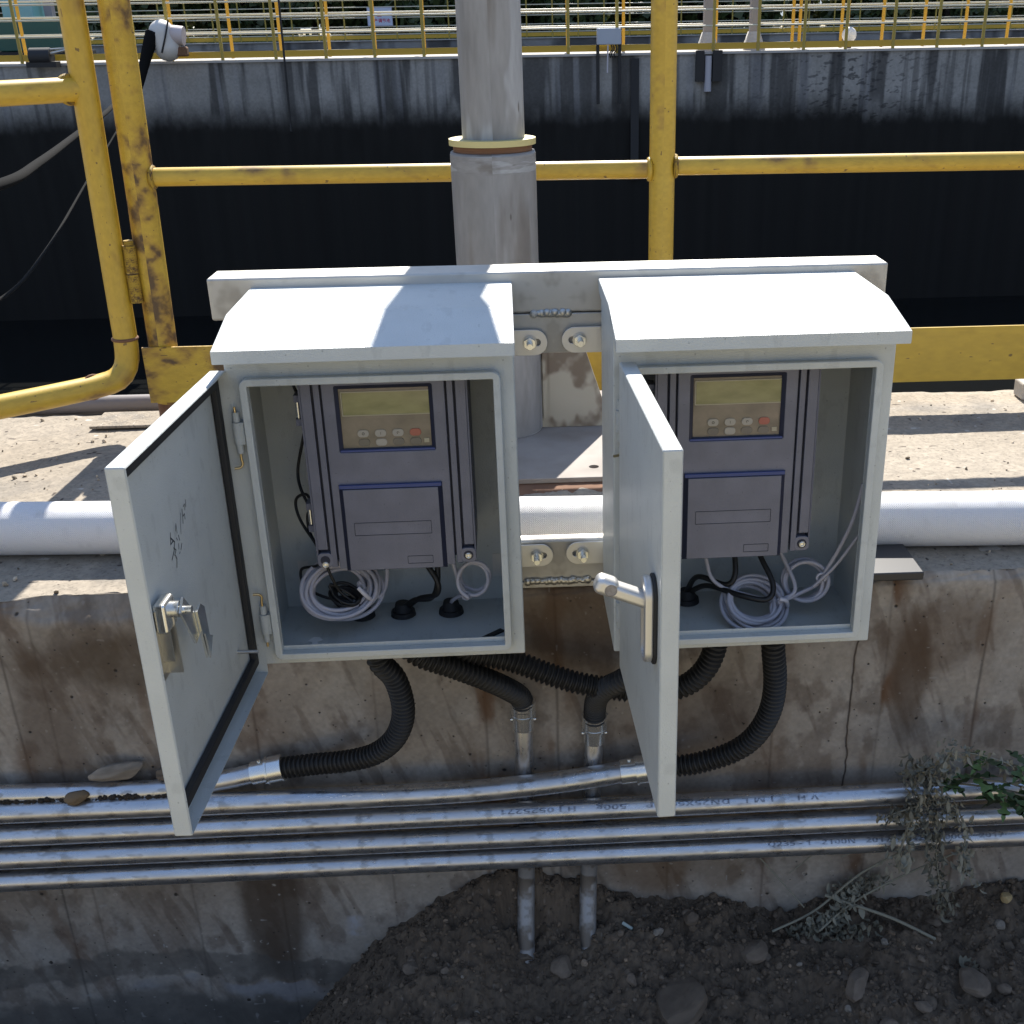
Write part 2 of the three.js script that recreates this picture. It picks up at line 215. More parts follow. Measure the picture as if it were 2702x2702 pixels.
const weave = mkTex(512, 512, (u, v) => { const a = Math.sin(u * 64 * Math.PI + Math.sin(v * 64 * Math.PI) * 0.6), b = Math.sin(v * 64 * Math.PI); const k = 0.97 + 0.03 * a * b; let c = [0.76 * k, 0.75 * k, 0.755 * k]; const d = fbm(u * 4 + 3, v * 4, 5); c = mix3(c, [0.36, 0.34, 0.32], sst(0.62, 0.85, d) * 0.25); return [c[0], c[1], c[2], 0.5 + 0.5 * a * b]; }, true);
weave.forEach(t => t.repeat.set(8, 8));
M.fabric = std({ map: weave[0], bumpMap: weave[1], bumpScale: 0.0012, roughness: 0.75 });
M.cableWhite = std({ color: [0.5, 0.48, 0.52], roughness: 0.5 });
M.tie = std({ color: [0.6, 0.58, 0.62], roughness: 0.45 });
M.stone = [0, 1, 2].map(k => std({ map: mkTex(128, 128, (u, v) => { const b = [[0.155, 0.118, 0.085], [0.115, 0.086, 0.06], [0.22, 0.185, 0.145]][k], g = 0.65 + 0.7 * fbm(u * 9 + k * 7, v * 9, 4); return b.map(q => q * g); }), roughness: 0.95 }));
M.dry = std({ color: [0.15, 0.138, 0.1], roughness: 0.95, side: THREE.DoubleSide });
M.dryPale = std({ color: [0.235, 0.22, 0.165], roughness: 0.95, side: THREE.DoubleSide });
M.leaf = phys({ color: [0.06, 0.105, 0.03], roughness: 0.6, side: THREE.DoubleSide, transmission: 0.15 });
M.glass = phys({ color: [1, 1, 1], roughness: 0.04, transmission: 1, thickness: 0, ior: 1.5 });

// ---------------------------------------------------------------- ground in front of the wall
const WZ = -0.235;                                             // front plane of the near wall
const soilB = [[-1.6, -1.0], [-0.7, -1.06], [-0.3, -1.06], [-0.122, -0.998], [0.027, -0.826], [0.108, -0.761], [0.22, -0.671], [0.295, -0.636], [0.405, -0.634], [0.526, -0.667], [0.776, -0.721], [0.831, -0.738], [1.046, -0.722], [1.386, -0.706], [2.4, -0.72]];
const soilRaw = (x, z) => { const b = lerpTab(soilB, x), t = clamp((z - WZ) / 0.5), e = sst(0.75, 1.05, z) + sst(-1.2, -1.5, x) + sst(2.1, 2.35, x); return mix(mix(b, mix(-0.8, -0.78, sst(0.3, 0.8, z)), b < -0.8 ? t * t : t), -0.8, clamp(e)); };
const pit = (x, z) => 0.075 * Math.exp(-(((x - 0.41) / 0.11) ** 2)) * sst(0.01, 0.06, z - WZ) * (1 - sst(0.14, 0.36, z - WZ));
function soilY(x, z) { const f = clamp(1 - sst(0.9, 1.05, z)); return soilRaw(x, z) - pit(x, z) + f * ((fbm(x * 9 + 20, z * 9, 4) - 0.5) * 0.06 + (fbm(x * 45, z * 45 + 5, 3) - 0.5) * 0.034 + (n2(x * 110, z * 110) - 0.5) * 0.007); }
{
  const near = grid(760, 270, (a, b) => { const x = -1.6 + a * 4, z = WZ - 0.01 + b * 1.36; return [x, soilY(x, z), z, x, z]; });
  struct(mesh('soil', near, M.soil));
  const q = [];
  for (const [x0, x1, z0, z1] of [[-250, -1.6, WZ - 0.01, 250], [2.4, 250, WZ - 0.01, 250], [-1.6, 2.4, 1.11, 250]]) q.push(grid(1, 1, (a, b) => { const x = mix(x0, x1, a), z = mix(z0, z1, b); return [x, -0.8, z, x, z]; }));
  struct(mesh('ground', merge(q), M.field));
}

// ---------------------------------------------------------------- near tank wall and walkway
const edge = x => 0.006 + 0.014 * fbm(x * 5 + 2, 4.4, 4) + 0.02 * sst(0.62, 0.75, fbm(x * 3 + 9, 1, 3));          // how far the arris is broken off
{
  const w = grid(700, 130, (a, b) => {
    const x = -3.5 + a * 8, e = edge(x), t = b * 1.34;
    let y, z; if (b < 0.06) { const s = b / 0.06; y = -0.001 - e * s * 1.15; z = WZ - e * (1 - s) - 0.002; } else { y = -e * 1.15 - (b - 0.06) / 0.94 * 1.3; z = WZ; }
    z += (fbm(x * 14, y * 14 + 3, 3) - 0.5) * 0.003; if (b < 0.1) { y += (n2(x * 90, b * 60) - 0.5) * 0.004; z += (n2(x * 70, b * 60 + 9) - 0.5) * 0.005; }
    return [x, y, z, (x + 0.9) / 2.6, (y + 1.3) / 1.3];
  });
  tag(mesh('tank_wall', w, M.wall), 'low board-marked concrete tank wall, brown with rust stains, behind the conduits', 'wall');
  const d = grid(800, 110, (a, b) => {
    const x = -3.5 + a * 8, z0 = WZ - edge(x) - 0.002, back = -1.32 - 0.02 * fbm(x * 3, 7, 4) - 0.012 * n2(x * 40, 3); let z, y;
    if (b < 0.9) { const t = b / 0.9; z = mix(z0, back, t); y = (fbm(x * 6, z * 6, 4) - 0.5) * 0.005 * Math.min(1, t * 12) - 0.001 + (n2(x * 80, z * 80) - 0.5) * 0.0016 - sst(0.965, 1, t) * 0.006; }
    else { const t = (b - 0.9) / 0.1; z = back - 0.004 * Math.sin(t * 3); y = -0.007 - t * 3.6; }
    return [x, y, z, x + 3.5, b < 0.9 ? -z : 1.4 - y];
  });
  struct(mesh('walkway_deck', d, M.deck));
}
// loose grit on the deck
{
  const g = new THREE.IcosahedronGeometry(1, 0), im = new THREE.InstancedMesh(g, M.stone[2], 420), r = rng(91), o = new THREE.Object3D(), c = new THREE.Color();
  for (let i = 0; i < 420; i++) { const s = 0.0012 + 0.0035 * r() ** 4; o.position.set(-1 + r() * 2.9, s * 0.4, -0.27 - r() * 1.02); o.scale.set(s * (1 + r()), s * 0.8, s * (1 + r() * 0.6)); o.rotation.set(r() * 6, r() * 6, r() * 6); o.updateMatrix(); im.setMatrixAt(i, o.matrix); const k = 0.6 + 2.2 * r(); im.setColorAt(i, c.setRGB(k, k * 0.97, k * 0.9)); }
  im.name = 'grit'; im.castShadow = im.receiveShadow = true; scene.add(im); Object.assign(im.userData, { kind: 'stuff', label: 'loose grit and chips scattered over the concrete walkway', category: 'grit' });
}

// ---------------------------------------------------------------- tank, water, far walkway
struct(mesh('water', grid(1, 1, (a, b) => [-60 + a * 120, -3.6, -18.5 + b * 17.2, a, b]), std({ color: [0.008, 0.0085, 0.0083], roughness: 0.06 })));
const farTex = mkTex(2048, 512, (u, v) => {
  const x = -10 + u * 20, y = -1.6 + v * 2.05;
  let c = mix3([0.23, 0.225, 0.21], [0.36, 0.352, 0.335], fbm(x * 1.3, y * 1.5, 4));
  const st = fbm(x * 4 + 3, 2.2 + y * 0.25, 5), st2 = fbm(x * 11, 8 + y * 0.35, 4), len = fbm(x * 4.4, 5.5, 3);
  c = mix3(c, [0.035, 0.035, 0.036], sst(0.52, 0.66, st) * (0.75) * sst(-0.9 + len, -0.3 + len * 0.6, y + 0.35));
  c = mix3(c, [0.05, 0.05, 0.05], sst(0.56, 0.74, st2) * 0.5);
  c = mix3(c, [0.26, 0.26, 0.265], sst(0.62, 0.78, fbm(x * 7 + 80, 3 + y * 0.2, 3)) * 0.55);
  const sp = sst(0.6, 0.72, fbm(x * 9 + y * 9, y * 22 - x * 7, 3)) * Math.exp(-(((x - 5.8) / 1.5) ** 2)); c = mix3(c, [0.04, 0.04, 0.043], sp * 0.7);
  const k = 0.85 + 0.3 * fbm(x * 40, y * 40, 2); c = c.map(q => q * k);
  // black slime up to the old water line
  const e = y + 0.4 + (fbm(x * 3, 1, 3) - 0.5) * 0.1 + (x > 6 ? 0.08 : 0) + (st - 0.5) * 0.12 + (fbm(x * 14, y * 9, 4) - 0.5) * 0.12;
  c = mix3(c, [0.019, 0.0188, 0.0178].map(q => q * (0.8 + 0.4 * fbm(x * 8, y * 1.5, 3))), sst(0.34, -0.24, e));
  return c;
});
{
  const FZ = -18.5, top = 0.44;
  const face = grid(2, 2, (a, b) => { const x = -30 + a * 60, y = -3.8 + b * (3.8 + top); return [x, y, FZ, (x + 10) / 20, (y + 1.6) / 2.05]; });
  const m = M.far = phys({ map: farTex, roughness: 0.9, specularIntensity: 0.15 });
  // the lower part keeps the slime
  const uv = face.attributes.uv; for (let i = 0; i < uv.count; i++) if (uv.getY(i) < 0.02) uv.setY(i, 0.02);
  const face2 = grid(2, 1, (a, b) => { const x = -30 + a * 60, y = -1.55 + b * (1.55 + top); return [x, y, FZ, (x + 10) / 20, (y + 1.6) / 2.05]; });
  const low = grid(2, 1, (a, b) => { const x = -30 + a * 60, y = -3.8 + b * 2.25; return [x, y, FZ, (x + 10) / 20, 0.02 + b * 0.01]; });
  const fw = tag(mesh('far_tank_wall', merge([face2, low]), m), 'long grey tank wall across the water, streaked black down to a dark band', 'wall');
  const conc = M.coping = std({ map: mkTex(256, 256, (u, v) => mix3([0.36, 0.34, 0.31], [0.48, 0.46, 0.43], fbm(u * 12, v * 12, 4))), roughness: 0.9 });
  mesh('coping', bb(-30, 30, top - 0.035, top, FZ - 1.5, FZ + 0.035), conc, fw);
  mesh('kerb', bb(-30, 30, top + 0.002, top + 0.07, FZ - 1.75, FZ - 1.503), std({ color: [0.05, 0.05, 0.05], roughness: 0.9 }), fw);  // near-black colour carries the shade on the front of the concrete kerb
  mesh('shaded_recess_strip', bb(2.17, 2.3, -1.5, 0.36, FZ, FZ + 0.05), std({ color: [0.03, 0.03, 0.031], roughness: 0.9 }), fw);  // dark strip painted in place of a shaded recess in the wall
  const y3 = 0.52, Z3 = -36;
  const w3 = tag(mesh('channel_wall', bb(-34, 34, -0.6, y3 - 0.03, Z3, Z3 + 0.25), std({ map: farTex, roughness: 0.9 })), 'low grey concrete wall of the farther channel, below the thin railing', 'wall');
  mesh('coping', bb(-34, 34, y3 - 0.028, y3, Z3 - 0.05, Z3 + 0.3), conc, w3);
  struct(mesh('channel_floor', grid(1, 1, (a, b) => [-40 + a * 80, 0.3, Z3 + 0.25 + b * 15.6, a, b]), std({ color: [0.05, 0.05, 0.048], roughness: 0.8 })));
  struct(mesh('far_ground', grid(1, 1, (a, b) => { const x = -300 + a * 600, z = Z3 - 0.05 - b * 400; return [x, 0.42, z, x, z]; }), M.field));
}

// ---------------------------------------------------------------- far railings
M.yFar = std({ color: [0.5, 0.31, 0.025], roughness: 0.5 }); M.oFar = std({ color: [0.62, 0.33, 0.02], roughness: 0.5 }); M.oliveFar = std({ color: [0.36, 0.27, 0.05], roughness: 0.55 }); M.railFar = std({ color: [0.58, 0.54, 0.4], roughness: 0.45 });  // rails coloured paler than the yellow paint, to carry their sunlit tops
function farRail(label, z, y, xs, hs, r, pr, pm, rm, x0, x1, toe) {
  const t = thing('far_railing', label, 'railing', [0, y, z]); xs = [...xs]; for (let x = Math.max(...xs) + 0.78; x < 15; x += 0.78) xs.push(x); for (let x = Math.min(...xs) - 0.78; x > -15; x -= 0.78) xs.push(x); x0 = Math.min(x0, -15); x1 = Math.max(x1, 15);
  const pg = at(new THREE.CylinderGeometry(pr, pr, 1.12, 10), 0, 0.56, 0);
  for (const x of xs) mesh('post', pg, pm, t).position.x = x;
  for (const h of hs) mesh('rail', cyl(V(x0, h, 0), V(x1, h, 0), r, 10), rm, t);
  if (toe) { const s = [...xs].sort((a, b) => a - b); for (let i = 0; i + 1 < s.length; i++) mesh('toe_board', bb(s[i] + pr + 0.002, s[i + 1] - pr - 0.002, toe[0], toe[1], -0.006, 0.006), M.yFar, t); }
  return t;
}
farRail('front yellow railing with toe boards on the edge of the far tank wall', -18.53, 0.44, [-8.99, -8.2, -7.44, -6.66, -5.88, -5.1, -4.31, -3.47, -2.68, -1.91, -1.13, -0.36, 0.4, 1.17, 1.95, 2.73, 3.5, 4.22, 4.96, 5.64, 6.41, 7.13, 7.87, 8.6], [0.375, 0.61, 0.83, 1.08], 0.0145, 0.026, M.oliveFar, M.railFar, -9, 9, [0.03, 0.125]);
farRail('second orange-posted railing on the back edge of the far walkway', -19.62, 0.44, [-8.6, -7.78, -6.9, -6.08, -5.34, -4.39, -3.58, -2.78, -2.02, -1.2, -0.4, 0.4, 1.2, 2.03, 2.14, 2.9, 3.7, 4.4, 5.0, 5.12, 5.83, 5.93, 6.53, 7.24, 7.95, 8.68, 9.4], [0.4, 0.66, 0.9, 1.1], 0.0145, 0.027, M.oFar, M.railFar, -9.4, 9.6);
{ const xs = []; for (let x = -17; x < 17; x += 0.765) xs.push(+x.toFixed(3)); farRail('thin pale railing on the farther channel wall in front of the trees', -36.0, 0.5, xs, [0.17, 0.38, 0.62, 0.9], 0.014, 0.022, M.oliveFar, M.railFar, -17.5, 17.5, [0.05, 0.15]); }
// notice board on the far railing
{
  const glyph = { a: [[[3, 1], [1.5, 3.5]], [[2, 3], [9, 3]], [[5, 0.5], [5, 9.5]], [[2, 6], [8, 6]], [[0.5, 9.5], [9.5, 9.5]]], b: [[[5, 0.3], [5, 1.8]], [[1.5, 2], [8.5, 2]], [[3, 3], [4, 4.5]], [[7, 3], [6, 4.5]], [[1.5, 5], [9, 5]], [[1.8, 5], [1.5, 7.5], [0.5, 9.8]]], c: [[[1, 1], [2, 2]], [[0.5, 4], [2, 4], [2, 8.5], [3, 7.8]], [[4, 1], [4, 6], [3.2, 9.5]], [[4, 1], [9.3, 1], [9.3, 9.5], [8.3, 9]], [[5.2, 3], [8.2, 3]], [[6.7, 1.5], [6.7, 4.8]], [[5, 4.8], [8.4, 4.8]], [[5.4, 6.2], [8, 6.2], [8, 8.4], [5.4, 8.4], [5.4, 6.2]]], d: [[[0.5, 2], [9.5, 2]], [[3, 0.5], [3, 3.5]], [[7, 0.5], [7, 3.5]], [[1, 4.8], [8.5, 4.8], [8.5, 8], [7.5, 7.6]], [[4.5, 4.8], [4.5, 9.8]]], e: [[[1, 1], [2.3, 2]], [[0.5, 4], [1.8, 5]], [[0.5, 9.3], [2.4, 6]], [[3, 4.3], [9, 3], [9, 6.5], [8, 6.2]], [[6, 0.8], [6, 7]], [[4.3, 2], [4.3, 8], [5, 9.3], [9.5, 9.3], [9.5, 7.8]]], f: [[[3.5, 1], [3.5, 9]], [[6.5, 1], [6.5, 9]], [[1.5, 4], [2.5, 6.5]], [[8.5, 4], [7.5, 6.5]], [[0.5, 9.3], [9.5, 9.3]]] };
  const tx = canvasTex(512, 344, c => {
    c.fillStyle = '#b9c4d8'; c.fillRect(0, 0, 512, 344); c.strokeStyle = '#8d6f86'; c.lineWidth = 5; c.strokeRect(9, 9, 494, 326); c.strokeStyle = '#a8304e'; c.lineWidth = 10; c.lineCap = 'round';
    const put = (k, x, y, s) => { for (const st of glyph[k]) { c.beginPath(); st.forEach(([a, b], i) => i ? c.lineTo(x + a * s, y + b * s) : c.moveTo(x + a * s, y + b * s)); c.stroke(); } };
    put('f', 200, 80, 9.5); 'abcde'.split('').forEach((k, i) => put(k, 50 + i * 84, 205, 7.6));
  });
  const s = thing('notice_board', 'white notice board with red writing, fixed to the thin far railing', 'sign', [-3.7, 1.144, -35.96]);
  mesh('board', bb(-0.366, 0.366, -0.247, 0.247, -0.006, 0.004), std({ color: [0.5, 0.54, 0.62], roughness: 0.5 }), s);
  mesh('lettering', at(new THREE.PlaneGeometry(0.73, 0.492), 0, 0, 0.006), std({ map: tx, roughness: 0.5 }), s);
}
// instrument box on the far wall edge
{
  const s = thing('instrument_box', 'light grey instrument box on black brackets at the far wall edge', 'box', [1.81, 0.44, -18.38]);
  mesh('housing', bb(-0.19, 0.19, 0.13, 0.37, -0.1, 0.06, 0.012), std({ color: [0.4, 0.44, 0.5], roughness: 0.5 }), s);
  for (const x of [-0.175, 0.175]) mesh('bracket', bb(x - 0.025, x + 0.025, -0.75, 0.135, -0.08, -0.03), M.rubber, s);
  mesh('drain_tube', cyl(V(-0.02, 0.12, 0.05), V(-0.03, -0.28, 0.06), 0.012, 8), M.cableWhite, s);
  for (const x of [0.03, 0.06, 0.1]) mesh('cable', tube([[x, 0.14, 0], [x + 0.02, 0.06, 0.03], [x - 0.02, 0, 0.0], [x, -0.06, -0.05]], 0.01, 10, 6), M.rubber, s);
}
// concrete stanchions, lamp globe
for (const [x, lab] of [[3.48, 'left one of two flared concrete stanchions behind the front far railing'], [4.24, 'right one of two flared concrete stanchions behind the front far railing']]) {
  const s = thing('concrete_stanchion', lab, 'post', [x, 0.44, -19.05], 'concrete stanchions on the far walkway');
  mesh('shaft', bx(0.15, 2.2, 0.15, 0, 1.1, 0, 0.01), std({ color: [0.3, 0.27, 0.25], roughness: 0.9 }), s);
  const g = new THREE.CylinderGeometry(0.12, 0.24, 0.28, 4); g.rotateY(Math.PI / 4); mesh('foot', at(g, 0, 0.14, 0), M.coping, s);
}
{ const s = thing('lamp_globe', 'small white lamp globe low on the far walkway beside orange posts', 'lamp', [5.9, 0.44, -19.35]); mesh('globe', at(new THREE.SphereGeometry(0.12, 20, 14), 0, 0.2, 0), std({ color: [0.72, 0.7, 0.66], roughness: 0.35 }), s); mesh('neck', cyl(V(0, 0, 0), V(0, 0.1, 0), 0.05, 12), M.rust, s); }
{ const s = thing('drop_pipe', 'pale drop pipe in a black bracket on the far wall face', 'pipe', [3.41, 0, -18.44]); mesh('pipe', cyl(V(0, -0.15, 0), V(0, 0.38, 0), 0.06, 14), std({ color: [0.38, 0.38, 0.42], roughness: 0.5 }), s); mesh('bracket', bb(-0.2, -0.07, 0.0, 0.46, -0.05, 0.05), M.rubber, s); mesh('bracket', bb(0.07, 0.22, 0.0, 0.46, -0.05, 0.05), M.rubber, s); }
tag(mesh('hanging_rope', tube([[-3.22, 1.9, -18.0], [-3.235, 1.0, -18.0], [-3.25, 0.3, -18.02], [-3.27, -0.6, -18.03]], 0.017, 20, 8), M.rubber), 'thin black rope hanging straight down in front of the far wall', 'rope');
// hoist motor with black hose
{
  const s = thing('hoist_motor', 'white rounded motor housing strapped to the far railing above a black hose', 'motor', [-5.08, 0.52, -18.2]);
  const g = new THREE.CapsuleGeometry(0.2, 0.2, 8, 24); g.rotateZ(0.25); mesh('housing', at(g, 0, 0.22, 0), std({ color: [0.6, 0.57, 0.52], roughness: 0.4 }), s);
  mesh('end_cover', cyl(V(0.12, 0.3, 0), V(0.3, 0.28, 0), 0.14, 18), std({ color: [0.55, 0.47, 0.45], roughness: 0.5 }), s);
  mesh('hose_boot', tubeVar([[-0.13, 0.34, 0.1], [-0.2, 0.18, 0.14], [-0.3, -0.08, 0.2], [-0.38, -0.35, 0.3], [-0.42, -0.5, 0.4]], (q, a, L) => mix(0.11, 0.045, Math.min(1, q / L)), 24, 16), M.ropeBlack, s); mesh('strap', tube([[0.12, 0.5, 0.1], [0.08, 0.3, 0.2], [-0.02, 0.05, 0.2]], 0.014, 12, 6), M.rubber, s); mesh('gearbox', bx(0.16, 0.14, 0.16, 0.25, 0.06, 0, 0.03), M.rust, s);
}
tag(mesh('suction_hose', tube([[-5.45, 0.15, -17.85], [-5.5, 0.03, -17.75], [-5.45, 0.0, -17.3], [-5.2, 0.1, -16], [-4.7, 0.02, -14], [-3.4, 0.08, -9], [-2.56, 0.16, -6], [-2.17, 0.21, -4.5], [-2.15, 0.25, -3.3], [-2.5, 0.3, -2], [-2.9, 0.1, -1.35], [-3.1, 0.03, -1.0]], 0.027, 120, 10), M.ropeBlack), 'thick black hose running from the white motor across the tank to the left', 'hose');
tag(mesh('thin_cable', tube([[-4.9, -0.2, -15], [-4.44, -0.62, -12], [-3.4, -0.66, -8], [-2.53, -0.46, -5], [-2.3, -0.2, -3.6], [-2.6, 0.0, -1.9], [-2.8, 0.02, -1.25], [-3.0, 0.012, -0.95]], 0.011, 60, 8), M.ropeBlack), 'thin black cable sagging below the thick hose at the left', 'cable');
{ const s = thing('winch', 'black winch with an angled bar on the far wall edge at the left', 'winch', [-7.0, 0.44, -18.3]); mesh('drum', cyl(V(-0.2, 0.1, 0), V(0.12, 0.1, 0), 0.13, 16), M.rubber, s); mesh('frame', bb(-0.26, 0.2, -0.05, 0.03, -0.1, 0.1), M.rubber, s); mesh('bar', cyl(V(0, 0.12, 0.05), V(0.5, 0.22, 0), 0.02, 8), M.steel, s); mesh('bar', cyl(V(0.02, 0.2, 0.05), V(0.42, 0.22, 0), 0.012, 8), M.steel, s); }
{
  const s = thing('machine', 'dark green machine cabinet with a pale blue window behind the far railing', 'machine', [-9.35, 0.4, -24]);
  mesh('housing', bb(-0.75, 0.7, 0.15, 0.72, -0.5, 0.3, 0.02), std({ color: [0.02, 0.09, 0.07], roughness: 0.5 }), s); mesh('hood', bb(-0.35, 0.25, 0.73, 1.5, -0.4, 0.2, 0.02), std({ color: [0.16, 0.38, 0.42], roughness: 0.3 }), s);
  mesh('duct', bb(0.35, 0.5, 0.73, 1.8, -0.3, -0.1), std({ color: [0.25, 0.24, 0.28], roughness: 0.6 }), s); mesh('duct', bb(0.68, 0.8, 0.73, 1.8, -0.3, -0.1), std({ color: [0.25, 0.24, 0.28], roughness: 0.6 }), s); mesh('base_frame', bb(-0.9, 1.1, 0, 0.14, -0.5, 0.4), M.rubber, s);
}

// ---------------------------------------------------------------- trees beyond the far channel
{
  const oneLeaf = phys({ color: [0.06, 0.09, 0.028], roughness: 0.5, side: THREE.DoubleSide, transmission: 0.22 }), leafM = [oneLeaf, oneLeaf, oneLeaf];
  const barkM = std({ color: [0.07, 0.055, 0.045], roughness: 0.95 });
  function crown(seed, n, R, H, y0, ls) {
    const r = rng(seed), P = [], N = [], cl = []; for (let i = 0; i < 46; i++) { const a = r() * 6.283, q = Math.sqrt(r()) * R, y = y0 + r() * H; cl.push([Math.cos(a) * q * (1 - 0.4 * (y - y0) / H), y, Math.sin(a) * q * (1 - 0.4 * (y - y0) / H), 0.35 + r() * 0.55]); }
    for (let i = 0; i < n; i++) {
      const c = cl[(r() * cl.length) | 0], a = r() * 6.283, b = Math.acos(2 * r() - 1), q = c[3] * Math.cbrt(r()), x = c[0] + q * Math.sin(b) * Math.cos(a), y = c[1] + q * Math.cos(b) * 0.8, z = c[2] + q * Math.sin(b) * Math.sin(a);
      const s = ls * (0.6 + r() * 0.8), d = V(r() - 0.5, r() - 0.6, r() - 0.5).normalize(), e = V(r() - 0.5, r() - 0.5, r() - 0.5).cross(d).normalize().multiplyScalar(s * 0.45), p = V(x, y, z), m = d.clone().multiplyScalar(s);
      const A = p, B = p.clone().add(m.clone().multiplyScalar(0.5)).add(e), C = p.clone().add(m), D = p.clone().add(m.clone().multiplyScalar(0.5)).sub(e); const nn = e.clone().cross(m).normalize();
      for (const k of [A, B, C, A, C, D]) { P.push(k.x, k.y, k.z); N.push(nn.x, nn.y, nn.z); }
    }
    const g = new THREE.BufferGeometry(); g.setAttribute('position', new THREE.Float32BufferAttribute(P, 3)); g.setAttribute('normal', new THREE.Float32BufferAttribute(N, 3)); return g;
  }
  const crowns = [crown(1, 9000, 2.3, 4.5, 0.2, 0.26), crown(2, 9000, 2.1, 5, 0.5, 0.24), crown(3, 7000, 1.9, 3.6, 0.1, 0.22)];
  const r = rng(55), where = ['behind the green machine', 'left of the white motor', 'above the white motor', 'right of the white motor', 'left of the notice board', 'behind the notice board', 'right of the notice board', 'left of the grey pole', 'behind the grey pole', 'right of the grey pole', 'above the instrument box', 'left of the concrete stanchions', 'behind the concrete stanchions', 'above the lamp globe', 'right of the lamp globe', 'at the right end of the far railing', 'beyond the right end of the railing'];
  where.forEach((w, i) => {
    const k = i >= 14 && i < 16 ? 2 : i % 2, x = -17 + i * 2.1 + (r() - 0.5) * 0.7, z = -40.6 - r() * 1.6 + (k === 2 ? 1.4 : 0);
    const t = thing('tree', `green bushy tree ${w}`, 'tree', [x, 0.4, z], 'trees beyond the channel');
    const ry = r() * 6.28; mesh('trunk', merge([cyl(V(0, -0.1, 0), V(0.1, 2.6, 0.05), 0.13, 9, 0.08), cyl(V(0.05, 1.2, 0), V(0.8, 2.8, 0.3), 0.06, 7, 0.03), cyl(V(0.05, 1.0, 0), V(-0.7, 2.6, -0.2), 0.06, 7, 0.03)]), barkM, t);
    const c = mesh('crown', crowns[k], leafM[k], t); c.rotation.y = ry; c.scale.setScalar(0.95 + r() * 0.3);
  });
  // wood behind them
  const P = crown(9, 16000, 5, 8, -0.2, 0.55), o = new THREE.Object3D(), im = new THREE.InstancedMesh(P, leafM[0], 14); for (let i = 0; i < 14; i++) { o.position.set(-45 + i * 7, 0.4, -50 - (i % 3) * 2); o.rotation.y = i * 1.7; o.updateMatrix(); im.setMatrixAt(i, o.matrix); }
  im.name = 'wood'; im.castShadow = im.receiveShadow = true; scene.add(im); Object.assign(im.userData, { kind: 'stuff', label: 'dense dark wood closing the view behind the trees', category: 'wood' });
  // weeds along the far channel
  const bl = new THREE.BufferGeometry(); bl.setAttribute('position', new THREE.Float32BufferAttribute([-0.02, 0, 0, 0.02, 0, 0, 0.03, 0.2, 0.04, -0.05, 0.12, 0, 0, 0.08, 0, 0.02, 0.16, -0.02], 3)); bl.computeVertexNormals();
  const gi = new THREE.InstancedMesh(bl, phys({ color: [0.2, 0.22, 0.05], roughness: 0.7, side: THREE.DoubleSide, transmission: 0.3 }), 2600); for (let i = 0; i < 2600; i++) { o.position.set(-18 + r() * 36, 0.42, -36.3 - r() * 2.2); o.rotation.set(0, r() * 6.28, 0); o.scale.setScalar(0.6 + r() * 1.1); o.updateMatrix(); gi.setMatrixAt(i, o.matrix); }
  gi.name = 'weeds'; gi.castShadow = true; scene.add(gi); Object.assign(gi.userData, { kind: 'stuff', label: 'low sunlit weeds along the farther channel wall', category: 'weeds' });
}

// ---------------------------------------------------------------- near railing and gate
{
  const t = thing('guard_railing', 'yellow tubular guard railing with toe board along the walkway behind the cabinets', 'railing', [0, 0, -1.22]);
  const pu = (g, s = 1) => { const u = g.attributes.uv; for (let i = 0; i < u.count; i++) u.setXY(i, u.getX(i) * 0.25, u.getY(i) * s); return g; };
  for (const [x0, x1, r, m] of [[-0.468, -0.44, 0.0335, M.yellowWorn], [0.74, 0.739, 0.0295, M.yellow], [1.96, 1.96, 0.03, M.yellow]]) mesh('post', pu(cyl(V(x0, 0.06, 0), V(x1, 1.16, 0), r, 28)), m, t);
  mesh('post_foot', cyl(V(-0.47, -0.03, 0), V(-0.468, 0.064, 0), 0.031, 20), M.rust, t); mesh('post_foot', cyl(V(0.74, -0.01, 0), V(0.74, 0.06, 0), 0.029, 20), M.rust, t); mesh('post_foot', cyl(V(1.96, -0.01, 0), V(1.96, 0.06, 0), 0.029, 20), M.rust, t);
  for (const [x0, x1] of [[-0.425, 0.712], [0.768, 1.932], [1.988, 3.4]]) {
    mesh('rail', tubeVar([[x0, 0.586, 0], [x1, 0.58, 0]], s => 0.0205, 2, 24, true), M.yellow, t);
    mesh('weld', new THREE.TorusGeometry(0.0215, 0.006, 8, 24).rotateY(Math.PI / 2).translate(x0 + 0.002, 0.586, 0), M.yellowWorn, t); mesh('weld', new THREE.TorusGeometry(0.0215, 0.006, 8, 24).rotateY(Math.PI / 2).translate(x1 - 0.002, 0.58, 0), M.yellow, t);
    mesh('top_rail', tubeVar([[x0, 1.12, 0], [x1, 1.12, 0]], s => 0.0205, 2, 20, true), M.yellow, t);
  }
  mesh('toe_board', uvPlanar(bb(-0.503, 0.41, 0.068, 0.204, 0.036, 0.042), (x, y, z) => x * 0.8, (x, y) => y), M.yellowWorn, t); mesh('toe_board', uvPlanar(bb(0.414, 3.4, 0.068, 0.203, 0.034, 0.040), (x, y) => x * 0.5, (x, y) => y * 0.6), M.yellow, t);
}
